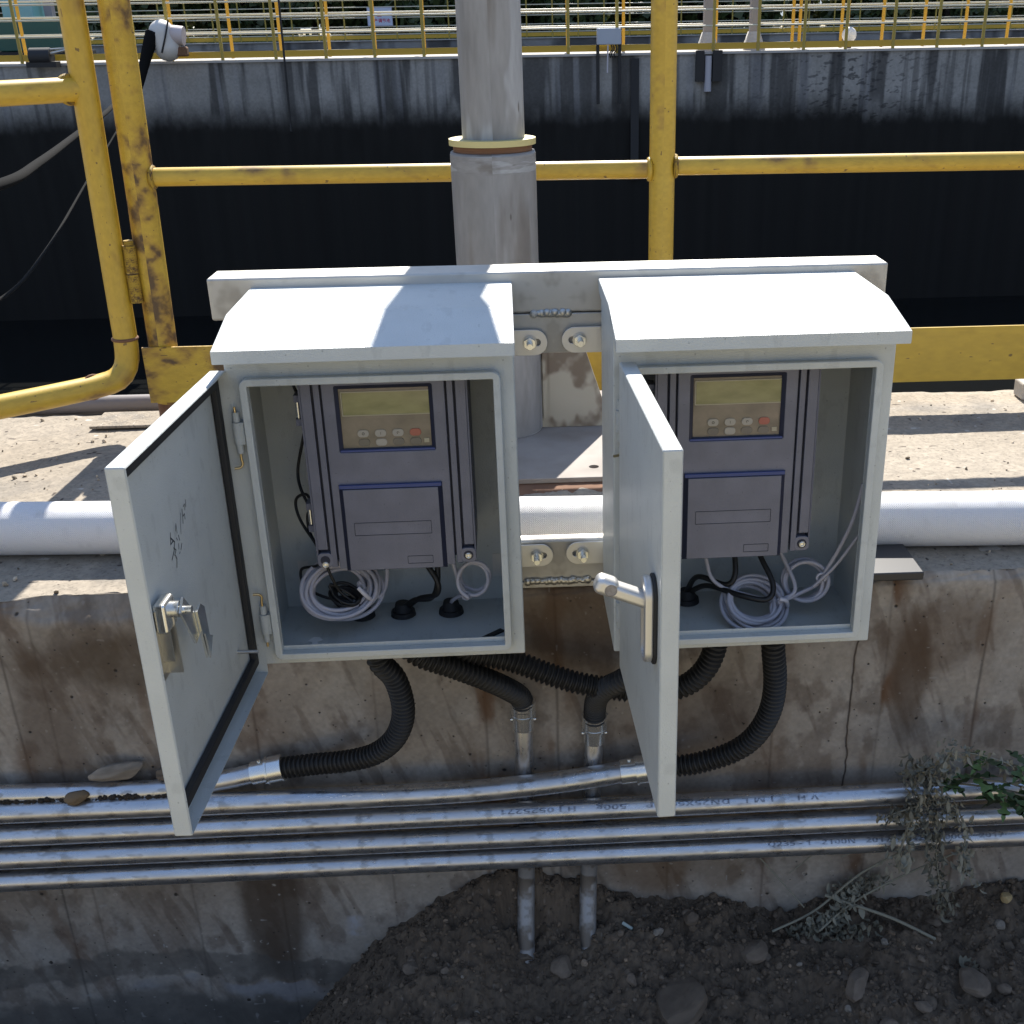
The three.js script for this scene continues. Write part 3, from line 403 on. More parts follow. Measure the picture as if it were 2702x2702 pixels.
{
  const t = thing('swing_gate', 'yellow tubular gate standing ajar at the left end of the railing', 'gate', [-0.535, 0, -1.19]);
  const d = V(-0.8, 0, 0.6), pt = (s, y) => [d.x * s, y, d.z * s];
  mesh('frame', tubeVar([[0.012, 1.25, 0], [0.008, 0.9, 0], [0.0, 0.5, 0], [-0.004, 0.3, 0], [-0.006, 0.215, 0], [-0.012, 0.165, 0.003], pt(0.036, 0.136), pt(0.08, 0.126), pt(0.2, 0.122), pt(0.5, 0.118), pt(0.95, 0.11)], s => 0.0275, 110, 26), M.yellow, t);
  mesh('end_stile', tubeVar([pt(0.965, 0.1), pt(0.965, 1.25)], () => 0.0275, 2, 22, true), M.yellow, t);
  mesh('cross_rail', tubeVar([pt(0.01, 0.775), pt(0.95, 0.765)], s => 0.0255, 4, 22, true), M.yellow, t);
  mesh('weld', new THREE.TorusGeometry(0.026, 0.007, 8, 24).rotateY(Math.PI / 2 - 0.6435 + Math.PI).translate(...pt(0.028, 0.775)), M.yellowWorn, t);
  mesh('elbow_weld', new THREE.TorusGeometry(0.0275, 0.004, 8, 26).rotateX(Math.PI / 2).translate(-0.006, 0.225, 0), M.rust, t);
  mesh('elbow_weld', new THREE.TorusGeometry(0.0275, 0.004, 8, 26).rotateY(Math.PI / 2 - 0.6435 + Math.PI).translate(...pt(0.1, 0.125)), M.rust, t);
  mesh('hinge', merge([cyl(V(0.037, 0.31, 0), V(0.038, 0.375, 0), 0.0145, 16), cyl(V(0.038, 0.379, 0), V(0.041, 0.44, 0), 0.0145, 16), cyl(V(0.041, 0.44, 0), V(0.041, 0.452, 0), 0.011, 14)]), M.yellowWorn, t);
}
// ---------------------------------------------------------------- steel pole
{
  const t = thing('steel_pole', 'tall grey steel pole in a sleeve with a pale yellow collar behind the rack', 'pole', [0.355, 0, -1.07]);
  mesh('shaft', new THREE.CylinderGeometry(0.066, 0.067, 3.2, 40).translate(0.003, 2.26, 0), M.pole, t);
  mesh('collar', at(new THREE.CylinderGeometry(0.0935, 0.0935, 0.0125, 48), 0, 0.662, 0), std({ color: [0.56, 0.49, 0.22], roughness: 0.5 }), t);
  mesh('gasket', at(new THREE.CylinderGeometry(0.085, 0.085, 0.012, 40), 0, 0.6485, 0), M.rust, t);
  mesh('sleeve', new THREE.LatheGeometry([[0.088, 0.014], [0.091, 0.02], [0.0925, 0.6], [0.0925, 0.636], [0.0905, 0.642], [0.07, 0.6425]].map(p => new THREE.Vector2(...p)), 48), M.pole, t);
  for (const s of [1, -1]) { const g = ext(poly([[s * 0.088, 0.0165], [s * 0.255, 0.0165], [s * 0.135, 0.385], [s * 0.088, 0.385]]), 0.014, -0.007); mesh('gusset', g, M.scaly, t); }
  mesh('paint_flake', ext(poly([[0.094, 0.04], [0.103, 0.045], [0.106, 0.2], [0.104, 0.36], [0.094, 0.36]]), 0.004, 0.012), M.scaly, t);
  const hole = s => at(new THREE.CylinderGeometry(0.011, 0.011, 0.1, 24), s * 0.197, 0, 0.283);
  mesh('base_plate', uvPlanar(cut(bb(-0.28, 0.28, 0.004, 0.0155, -0.34, 0.346, 0.002), hole(1), hole(-1)), (x, y, z) => x * 2, (x, y, z) => z * 2 + y), M.plate, t);
  mesh('grout_bed', uvPlanar(grid(60, 40, (a, b) => { const x = -0.31 + a * 0.62, z = -0.34 + b * 0.77, e = Math.min(1, (1 - b) * 9, a * 20, (1 - a) * 20); return [x, -0.003 + 0.0065 * e + (n2(x * 60, z * 60) - 0.5) * 0.002 * e, z + (b > 0.98 ? 0.012 * (n2(x * 25, 2) - 0.5) : 0), x, z]; }), (x) => x * 3, (x, y, z) => z * 3), M.rust, t);
  // unseen plate and tube, added to widen the pole's shadow on left hood
  mesh('added_shadow_plate', ext(poly([[0.05, 1.43], [0.16, 1.83], [0.16, 2.05], [0.05, 2.05]]), 0.012, -0.006), M.pole, t);
  mesh('added_tube', cyl(V(0.05, 2.1, 0), V(0.9, 2.35, 0), 0.03, 16), M.pole, t);
}
// ---------------------------------------------------------------- things lying on the walkway
tag(mesh('fabric_hose', tubeVar([[-1.9, 0.051, -0.50], [-0.9, 0.05, -0.472], [-0.3, 0.05, -0.442], [0.4, 0.05, -0.404], [0.9, 0.05, -0.38], [1.4, 0.051, -0.352], [2.4, 0.05, -0.31]], (s, a) => 0.05 * (1 + 0.012 * Math.sin(a * 2 + s * 3)), 160, 36), M.fabric), 'white woven fabric hose lying along the edge of the walkway', 'hose');
tag(mesh('grey_pipe', tubeVar([[-2.6, 0.012, -1.37], [-0.525, 0.012, -1.36]], () => 0.024, 2, 20, true), std({ color: [0.19, 0.17, 0.165], roughness: 0.6 })), 'dirty grey pipe lying along the back edge of the walkway at the left', 'pipe');
tag(mesh('flat_plate', uvPlanar(bb(-0.665, -0.5, 0.004, 0.011, -1.3, -1.183, 0.002), (x, y, z) => x * 4, (x, y, z) => z * 4), M.deck), 'thin dusty plate lying flat on the walkway below the gate', 'plate');
tag(mesh('shade_darkened_slab', at(new RoundedBoxGeometry(0.19, 0.016, 0.12, 2, 0.003), 0.998, 0.0095, -0.272), std({ color: [0.03, 0.03, 0.032], roughness: 0.42 })), 'dark slab, darkened further for shadow, on the wall edge beside the right cabinet', 'slab');  // dark slab; colour lowered further to put its shadow in
{ const g = new RoundedBoxGeometry(0.06, 0.045, 0.06, 3, 0.008), p = g.attributes.position; for (let i = 0; i < p.count; i++) p.setXYZ(i, p.getX(i) + 0.006 * n2(p.getY(i) * 90, p.getZ(i) * 90), p.getY(i) + 0.005 * n2(p.getX(i) * 90, p.getZ(i) * 90), p.getZ(i)); g.computeVertexNormals(); at(g, 1.69, 0.02, -1.24); tag(mesh('concrete_block', g, M.coping), 'small pale concrete block on the back edge of the walkway at the right', 'block'); }

// ---------------------------------------------------------------- rack that carries the cabinets
{
  const t = thing('mounting_rack', 'bare steel rack of welded bars that carries both cabinets', 'rack', [0.46, 0, -0.245]);
  const ru = g => uvPlanar(g, (x, y) => x, (x, y, z) => (y + z) * 4);
  mesh('top_beam', ru(bb(-0.531, 0.527, 0.477, 0.542, -0.066, 0, 0.004)), M.rack, t);
  mesh('upper_rail', ru(bb(-0.5, 0.49, 0.412, 0.4755, -0.03, -0.001, 0.002)), M.rack, t);
  mesh('lower_rail', ru(bb(-0.46, 0.45, 0.009, 0.083, -0.03, 0, 0.002)), M.rack, t);
  mesh('foot_bar', ru(bb(-0.1, 0.16, -0.003, 0.0075, -0.045, 0.004, 0.001)), M.rack, t);
  for (const x of [-0.26, 0.3]) mesh('upright', ru(bb(x - 0.025, x + 0.025, 0.002, 0.41, -0.066, -0.032, 0.003)), M.rack, t);
  const bead = (x0, x1, y, z, n, seed) => { const r = rng(seed), a = []; for (let i = 0; i < n; i++) { const g = new THREE.SphereGeometry(0.0042 + r() * 0.0022, 8, 6); g.scale(1.2, 0.9 + r() * 0.5, 0.7); a.push(at(g, mix(x0, x1, i / (n - 1)), y + (r() - 0.5) * 0.003, z + (r() - 0.5) * 0.002)); } return merge(a); };
  mesh('weld', bead(-0.022, 0.024, 0.476, 0.0, 12, 3), M.steel, t); mesh('weld', bead(-0.055, 0.05, 0.0085, 0.003, 26, 5), M.steel, t); mesh('weld', at(new THREE.SphereGeometry(0.0065, 10, 8).scale(1, 1, 0.6), -0.03, 0.4755, 0.001), M.rack, t);
}

// ---------------------------------------------------------------- cabinets
const W = 0.4, H = 0.5013, dT = 0.0228, dW = 0.3858, yT = 0.4625, yB = -0.0152;
const uvBox = (g, k = 2) => { const p = g.attributes.position, n = g.attributes.normal, u = new Float32Array(p.count * 2); for (let i = 0; i < p.count; i++) { const ax = Math.abs(n.getX(i)), ay = Math.abs(n.getY(i)), az = Math.abs(n.getZ(i)); const [a, b] = ax > ay && ax > az ? [p.getZ(i), p.getY(i)] : ay > az ? [p.getX(i), p.getZ(i)] : [p.getX(i), p.getY(i)]; u[2 * i] = a * k; u[2 * i + 1] = b * k; } g.setAttribute('uv', new THREE.BufferAttribute(u, 2)); return g; };
const bodyGeo = uvBox(cut(bb(0, W, 0, H + 0.004, -0.2, 0, 0.0025), bb(0.002, W - 0.002, 0.0022, H + 0.001, -0.1978, -0.0018), bb(0.0305, 0.3695, 0.031, 0.4455, -0.03, 0.05)));
const rimGeo = uvBox(ring(0.02, 0.38, 0.0135, 0.452, 0.0105, 0.012, 0.014, 0.0006, 0.0015));
const hoodGeo = uvBox(profX([[-0.234, H + 0.0301], [-0.059, H + 0.0261], [0.0552, H], [0.0552, H - 0.0174], [0.0525, H - 0.0174], [0.0525, H - 0.004], [0.003, H + 0.0055], [-0.203, H + 0.0055], [-0.234, H + 0.012]], -0.0014, W + 0.0014, 0.0016));
const doorGeo = uvBox(cut(bb(0, dW, yB, yT, 0, dT, 0.0028), bb(0.0025, dW - 0.0025, yB + 0.0025, yT - 0.0025, -0.02, dT - 0.0025)));
const doorGeoL = uvBox(cut(bb(-0.02, dW, yB, yT, 0, dT, 0.0028), bb(-0.0175, dW - 0.0025, yB + 0.0025, yT - 0.0025, -0.02, dT - 0.0025))), gasketGeoL = ring(-0.014, dW - 0.006, yB + 0.02, yT - 0.006, 0.016, 0.004, 0.009, dT - 0.0125, 0.002);
const gasketGeo = ring(0.006, dW - 0.006, yB + 0.02, yT - 0.006, 0.016, 0.004, 0.009, dT - 0.0125, 0.002);
const lugGeo = (() => { const s = new THREE.Shape(); s.moveTo(-0.06, -0.0205); s.lineTo(0.008, -0.0205); s.absarc(0.008, 0, 0.0205, -Math.PI / 2, Math.PI / 2); s.lineTo(-0.06, 0.0205); s.closePath(); const h = new THREE.Path(); h.moveTo(-0.004, -0.0055); h.lineTo(0.012, -0.0055); h.absarc(0.012, 0, 0.0055, -Math.PI / 2, Math.PI / 2); h.lineTo(-0.004, 0.0055); h.absarc(-0.004, 0, 0.0055, Math.PI / 2, Math.PI * 1.5); s.holes.push(h); return ext(s, 0.003, 0, 0.0006); })();
const lugBack = bb(-0.075, -0.058, -0.0205, 0.0205, 0.0005, 0.034);
const boltGeo = { washer: new THREE.CylinderGeometry(0.0115, 0.0115, 0.002, 24).rotateX(Math.PI / 2).translate(0, 0, 0.0042), nut: new THREE.CylinderGeometry(0.0098, 0.0098, 0.008, 6).rotateX(Math.PI / 2).translate(0, 0, 0.0092), stud: new THREE.CylinderGeometry(0.0046, 0.0052, 0.026, 14).rotateX(Math.PI / 2).translate(0, 0, 0.02) };
const handleGeo = {};
{
  const st = (w, y0, y1, d, z, b) => ext(rr(-w / 2, w / 2, y0, y1, w / 2 - 0.0005), d, z, b);
  handleGeo.pad = st(0.046, 0.183, 0.298, 0.004, dT + 0.0002, 0.001);
  handleGeo.plate = cut(st(0.042, 0.186, 0.2955, 0.0105, dT + 0.0042, 0.0025), ext(rr(-0.012, 0.012, 0.193, 0.262, 0.008), 0.02, dT + 0.009));
  const lev = bx(0.023, 0.0185, 0.068, 0, 0, 0.034, 0.007), knob = bx(0.0245, 0.0225, 0.028, 0, 0.0015, 0.055, 0.008);
  const lm = cut(merge([lev, knob]), new THREE.CylinderGeometry(0.0075, 0.0075, 0.02, 20).rotateZ(Math.PI / 2).translate(0.018, 0.001, 0.05));
  handleGeo.lever = lm;
  const ck = new THREE.CylinderGeometry(0.0073, 0.0073, 0.003, 20).rotateZ(Math.PI / 2).translate(0.009, 0.001, 0.05); handleGeo.lock = ck;
}
const scribble = canvasTex(512, 256, c => {
  c.clearRect(0, 0, 512, 256); c.strokeStyle = 'rgba(28,32,44,0.85)'; c.lineCap = 'round'; c.lineJoin = 'round';
  const k = (w, ...p) => { c.lineWidth = w; c.beginPath(); p.forEach(([x, y], i) => i ? c.lineTo(x, y) : c.moveTo(x, y)); c.stroke(); };
  k(7, [60, 70], [40, 120], [80, 118]); k(8, [52, 92], [95, 130], [70, 165], [25, 190]); k(6, [70, 150], [96, 172], [66, 186]); k(8, [78, 192], [88, 214], [70, 248]);
  k(5, [130, 88], [150, 60], [146, 105]); k(6, [128, 124], [134, 136]); k(6, [158, 122], [164, 150]); k(6, [142, 160], [134, 182]); k(7, [160, 196], [184, 176]); k(5, [132, 206], [144, 202]);
  k(4, [196, 130], [214, 70], [236, 40]); k(6, [246, 96], [258, 60], [262, 30]); k(6, [262, 66], [284, 62], [282, 88]); k(5, [284, 26], [306, 20], [300, 48]); k(5, [318, 40], [330, 8], [322, 36]);
});
function makeCabinet(label, pos, yaw, A, hx, isLeft) {
  const t = thing('control_cabinet', label, 'cabinet', pos); t.rotation.set(-0.02005, yaw, 0, 'YXZ');
  mesh('body', bodyGeo, M.paint, t); mesh('rim', rimGeo, M.paint, t); mesh('hood', hoodGeo, M.paint, t);
  const d = mesh('door', isLeft ? doorGeoL : doorGeo, M.paint, t); d.position.set(hx, 0, 0.0194); d.rotation.y = -A;
  mesh('gasket', isLeft ? gasketGeoL : gasketGeo, M.rubber, d);
  for (const [n, m] of [['handle_pad', M.rubber], ['handle_plate', M.brushed], ['handle', M.brushed], ['lock', M.plate]]) { const q = mesh(n, handleGeo[{ handle_pad: 'pad', handle_plate: 'plate', handle: 'lever', lock: 'lock' }[n]], m, d); q.position.x = isLeft ? 0.318 : 0.345; if (n === 'handle' || n === 'lock') { q.position.y = isLeft ? 0.236 : 0.265; q.position.z = dT + (isLeft ? 0.002 : 0.0075); q.rotation.x = isLeft ? -1.36 : -0.4; } }
  // latch on the inside of the door
  mesh('latch_bracket', merge([bb(0.318, 0.346, 0.178, 0.268, 0.017, 0.0202), bb(0.318, 0.3205, 0.178, 0.262, 0.001, 0.017), bb(0.33, 0.333, 0.2, 0.255, 0.004, 0.017)]), M.steel, d);
  mesh('latch_housing', merge([bb(0.305, 0.342, 0.24, 0.278, 0.002, 0.0168, 0.004), new THREE.CylinderGeometry(0.01, 0.01, 0.012, 18).rotateX(Math.PI / 2).translate(0.314, 0.26, 0.001)]), M.chrome, d);
  if (isLeft) mesh('latch_cam', merge([ext(poly([[0.322, 0.258], [0.306, 0.272], [0.278, 0.238], [0.272, 0.205], [0.288, 0.2]]), 0.003, -0.009), ext(poly([[0.278, 0.238], [0.262, 0.242], [0.25, 0.232], [0.247, 0.19], [0.266, 0.168], [0.272, 0.205]]), 0.003, -0.0125), ext(poly([[0.247, 0.19], [0.266, 0.168], [0.272, 0.205]]), 0.002, -0.016), new THREE.CylinderGeometry(0.005, 0.005, 0.016, 12).rotateX(Math.PI / 2).translate(0.31, 0.257, -0.01)]), M.chrome, d);
  mesh('ground_stud', new THREE.CylinderGeometry(0.0028, 0.0028, 0.032, 12).rotateX(Math.PI / 2).translate(0.05, 0.06, 0.006), M.zinc, d);
  if (isLeft) mesh('handwriting', new THREE.PlaneGeometry(0.135, 0.0675).rotateY(Math.PI).translate(0.183, 0.31, dT - 0.0029), std({ map: scribble, transparent: true, roughness: 0.7 }), d);
  for (const [y0, f] of [[0.345, 1], [0.045, -1]]) {
    const k = f > 0 ? [[0, 0.013, 0.0048], [0.0135, 0.0455, 0.0068], [0.046, 0.06, 0.0048]] : [[0, 0.013, 0.0048], [0.0135, 0.0455, 0.0068], [0.046, 0.06, 0.0048]];
    const h = mesh('hinge', merge([...k.map(([a, b, r]) => cyl(V(0.0095, y0 + a, 0.0085), V(0.0095, y0 + b, 0.0085), r, 18)), bb(0.0085, 0.019, y0 + 0.0135, y0 + 0.0455, 0.001, 0.012)]), M.paint, t);
    const e = f > 0 ? y0 : y0 + 0.06, s = -f; mesh('pin', merge([tube([[0.0095, e - s * 0.002, 0.0105], [0.0095, e + s * 0.008, 0.0105], [0.0105, e + s * 0.015, 0.0105], [0.007, e + s * 0.02, 0.012], [-0.001, e + s * 0.021, 0.014]], 0.0019, 20, 8), cyl(V(0.0095, f > 0 ? y0 + 0.06 : y0, 0.0105), V(0.0095, f > 0 ? y0 + 0.068 : y0 - 0.008, 0.0105), 0.0019, 8)]), M.brass, h);
  }
  for (const yy of [0.4365, 0.0655]) for (const s of [1, -1]) {
    const visible = (s === 1) === isLeft, l = mesh('mounting_lug', merge([lugGeo.clone(), lugBack.clone()]), M.brushed, t);
    l.position.set(s === 1 ? W + 0.026 : -0.032, yy, -0.2385 + (yy > 0.3 ? 0.0085 : 0.001) + (isLeft ? 0.007 : -0.003)); if (s < 0) l.scale.x = -1;
    if (visible) for (const n of ['washer', 'nut', 'stud']) mesh(n, boltGeo[n], n === 'washer' ? M.steel : M.chrome, l);
  }
  return t;
}
const CL = makeCabinet('grey control cabinet at the left with its door wide open showing pencil writing', [0, 0, 0], 0.01691, 1.616, 0.0016, true);
const CR = makeCabinet('grey control cabinet at the right, its door open edge-on with steel handle', [0.5375, 0.0034, 0.0043], 0.01779, 1.5441, 0.0293, false);
function inCab(left, name, label, cat, p, group) { const t = thing(name, label, cat, [0, 0, 0], group), c = left ? CL : CR; t.rotation.copy(c.rotation); c.updateMatrixWorld(); t.position.copy(c.localToWorld(V(...p))); return t; }

// ---------------------------------------------------------------- flow meters
const slope = (x0, x1, y0, y1, w, za, zb) => { // four mitred chamfer strips around a rectangle: outer edge at za, inner at zb
  const o = [[x0, y0], [x1, y0], [x1, y1], [x0, y1]], n = [[x0 + w, y0 + w], [x1 - w, y0 + w], [x1 - w, y1 - w], [x0 + w, y1 - w]], P = [];
  for (let i = 0; i < 4; i++) { const j = (i + 1) % 4, a = [...o[i], za], b = [...o[j], za], c = [...n[j], zb], d = [...n[i], zb]; P.push(...a, ...b, ...c, ...a, ...c, ...d); }
  const g = new THREE.BufferGeometry(); g.setAttribute('position', new THREE.Float32BufferAttribute(P, 3)); g.setAttribute('uv', new THREE.Float32BufferAttribute(new Float32Array(P.length / 3 * 2), 2)); g.computeVertexNormals(); return g;
};
M.keypad = std({ map: mkTex(256, 256, (u, v) => mix3([0.11, 0.088, 0.065], [0.25, 0.2, 0.15], fbm(u * 6, v * 6, 5))), roughness: 0.6 });  // brown mottling stands in for the soil reflected in the glass
M.lcd = std({ map: mkTex(256, 64, (u, v) => mix3([0.17, 0.165, 0.05], [0.33, 0.31, 0.13], fbm(u * 5, v * 3, 5))), roughness: 0.5 });  // uneven tone over the olive screen stands in for the glass reflection
M.button = std({ color: [0.34, 0.32, 0.29], roughness: 0.5 }); M.buttonRed = std({ color: [0.36, 0.06, 0.045], roughness: 0.5 }); M.buttonDark = std({ color: [0.1, 0.09, 0.085], roughness: 0.5 }); M.lcdFrame = std({ color: [0.36, 0.33, 0.24], roughness: 0.5 });
const panelGeo = (() => { const s = rr(-0.0885, 0.0885, 0.134, 0.466, 0.003); s.holes.push(rr(-0.0705, 0.0705, 0.3205, 0.4215, 0.003, THREE.Path)); return uvBox(ext(s, 0.009, -0.059, 0.0012)); })();
const bossGeo = (() => { const s = rr(-0.0125, 0.0125, -0.0125, 0.012, 0.009); return s; })();
function makeMeter(left, label, cx) {
  const t = inCab(left, 'flow_meter', label, 'meter', [cx, 0, 0]);
  mesh('housing', bb(-0.119, 0.119, 0.145, 0.462, -0.17, -0.0585, 0.004), M.groove, t);
  for (const s of [-1, 1]) mesh('side_shell', bb(s * 0.1204 - 0.0012, s * 0.1204 + 0.0012, 0.15, 0.462, -0.165, -0.051), M.meter, t);
  mesh('front_panel', panelGeo, M.meter, t);
  for (const s of [-1, 1]) {
    mesh('rib', uvBox(bb(s * 0.096 - 0.0045, s * 0.096 + 0.0045, 0.1365, 0.464, -0.062, -0.0505, 0.001)), M.meter, t);
    mesh('rib', uvBox(bb(s * 0.1115 - 0.0075, s * 0.1115 + 0.0075, 0.1665, 0.464, -0.062, -0.0505, 0.001)), M.meter, t);
    const b = mesh('screw_boss', (() => { const h = rr(-0.012, 0.012, -0.0125, 0.0115, 0.008); h.holes.push((() => { const p = new THREE.Path(); p.absarc(0, -0.001, 0.0068, 0, 6.2832); return p; })()); return ext(h, 0.01, -0.06, 0.001); })(), M.meter, t); b.position.set(s * 0.1095, 0.1495, 0);
    mesh('dark_well_disc', new THREE.CylinderGeometry(0.0074, 0.0074, 0.003, 20).rotateX(Math.PI / 2).translate(0, -0.0005, -0.0509), M.groove, b); mesh('screw', merge([new THREE.CylinderGeometry(0.005, 0.005, 0.003, 18).rotateX(Math.PI / 2).translate(0, left && s < 0 ? -0.0065 : -0.0005, -0.0485), new THREE.TorusGeometry(0.0034, 0.0014, 8, 18).translate(0, left && s < 0 ? -0.0065 : -0.0005, -0.0468)]), M.chrome, b);  // flat black disc paints the shaded hole around each screw
    for (const y of [0.445]) { const b2 = mesh('screw_boss', ext(rr(-0.011, 0.011, -0.01, 0.011, 0.008), 0.009, -0.06, 0.001), M.meter, t); b2.position.set(s * 0.1095, y + 0.012, 0.001); mesh('screw', new THREE.CylinderGeometry(0.0048, 0.0048, 0.003, 18).rotateX(Math.PI / 2).translate(0, 0, -0.05), M.chrome, b2); }
  }
  mesh('window_bezel', slope(-0.0705, 0.0705, 0.3205, 0.4215, 0.0055, -0.0502, -0.0545), M.navyDark, t); mesh('trim', bb(-0.0695, 0.0695, 0.3208, 0.3242, -0.0535, -0.0505, 0.0006), M.navy, t);
  mesh('keypad', bb(-0.068, 0.068, 0.323, 0.419, -0.0585, -0.0572), M.keypad, t);
  const l = mesh('lcd_screen', bb(-0.0605, 0.0655, 0.376, 0.4095, -0.057, -0.0558), M.lcd, t); mesh('lcd_frame', ring(-0.0625, 0.0675, 0.3745, 0.411, 0.0014, 0.001, 0.0016, -0.057), M.lcdFrame, l);
  const bg = ext(rr(-0.0083, 0.0083, -0.0055, 0.0055, 0.005), 0.0022, -0.057, 0.0006), marks = [0, 1, 2, 3];
  for (const k of marks) { const b = mesh('button', bg, k === 3 ? M.buttonRed : M.button, t); b.position.set(-0.0345 + k * 0.0255, 0.3475, 0); if (k < 3) mesh('numeral', [new THREE.TorusGeometry(0.0017, 0.0005, 6, 14), bx(0.0008, 0.004, 0.0004), new THREE.TorusGeometry(0.0015, 0.0005, 6, 14, 4.5)][k].clone().translate(0, 0, -0.0545), M.buttonDark, b); }
  for (const k of marks) mesh('button', bg, k === 1 ? M.button : M.buttonDark, t).position.set(-0.034 + k * 0.0252, 0.3335, -0.0004);
  mesh('indicator', bb(0.054, 0.0615, 0.331, 0.3375, -0.057, -0.0555, 0.0005), M.lcdFrame, t);
  mesh('window_pane', at(new THREE.PlaneGeometry(0.129, 0.089), 0, 0.371, -0.0537), M.glass, t);
  mesh('cover_chamfer', slope(-0.0775, 0.0765, 0.1305, 0.2708, 0.0062, -0.0497, -0.0435), M.navyDark, t); mesh('trim', bb(-0.0765, 0.0755, 0.2655, 0.2712, -0.0495, -0.0445, 0.0008), M.navy, t);
  const c = mesh('terminal_cover', uvBox(bb(-0.0713, 0.0703, 0.1333, 0.2646, -0.05, -0.0433, 0.0008)), M.meter, t);
  mesh('label_recess', ring(-0.0593, 0.0567, 0.1905, 0.2115, 0.0007, 0.001, 0.0006, -0.0433), M.groove, c); mesh('label_recess', ring(0.0168, 0.0557, 0.1415, 0.1543, 0.0006, 0.001, 0.0006, -0.0433), M.groove, c);
  for (const y of [0.385, 0.217]) { const h = mesh('lid_hinge', merge([bb(-0.131, -0.1217, y - 0.024, y - 0.014, -0.085, -0.06), bb(-0.131, -0.1217, y + 0.012, y + 0.022, -0.085, -0.06)]), M.meter, t); mesh('pin', cyl(V(-0.127, y - 0.013, -0.066), V(-0.127, y + 0.011, -0.066), 0.0036, 14), M.chrome, h); }
  mesh('wall_bracket', bb(-0.05, 0.05, 0.2, 0.42, -0.1975, -0.171), M.groove, t);
  return t;
}
makeMeter(true, 'grey flow meter with blue trim and display inside the left cabinet', 0.209);
makeMeter(false, 'grey flow meter with blue trim and display inside the right cabinet', 0.188);

// ---------------------------------------------------------------- cables inside the cabinets
function coilPts(n, c, R, tilt, seed, sq = 1, start = 0) { const r = rng(seed), P = [], q = new THREE.Euler(...tilt), off = []; for (let k = 0; k <= n; k++) off.push([(r() - 0.5) * 0.5, (r() - 0.5) * 0.9, (r() - 0.5), (r() - 0.5) * 1.0]); for (let i = 0; i <= n * 10; i++) { const a = start + i / 10 * 6.283, k = Math.floor(i / 10), f = (i / 10) % 1, o = off[k], o2 = off[Math.min(k + 1, n)], ra = R * (1 + mix(o[0], o2[0], f)); const v = V(Math.cos(a) * ra + R * mix(o[1], o2[1], f) * 0.5, Math.sin(a) * ra * sq + R * mix(o[3], o2[3], f) * 0.4, mix(o[2], o2[2], f) * 0.034).applyEuler(q); P.push(V(c[0] + v.x, c[1] + v.y, c[2] + v.z)); } return P; }
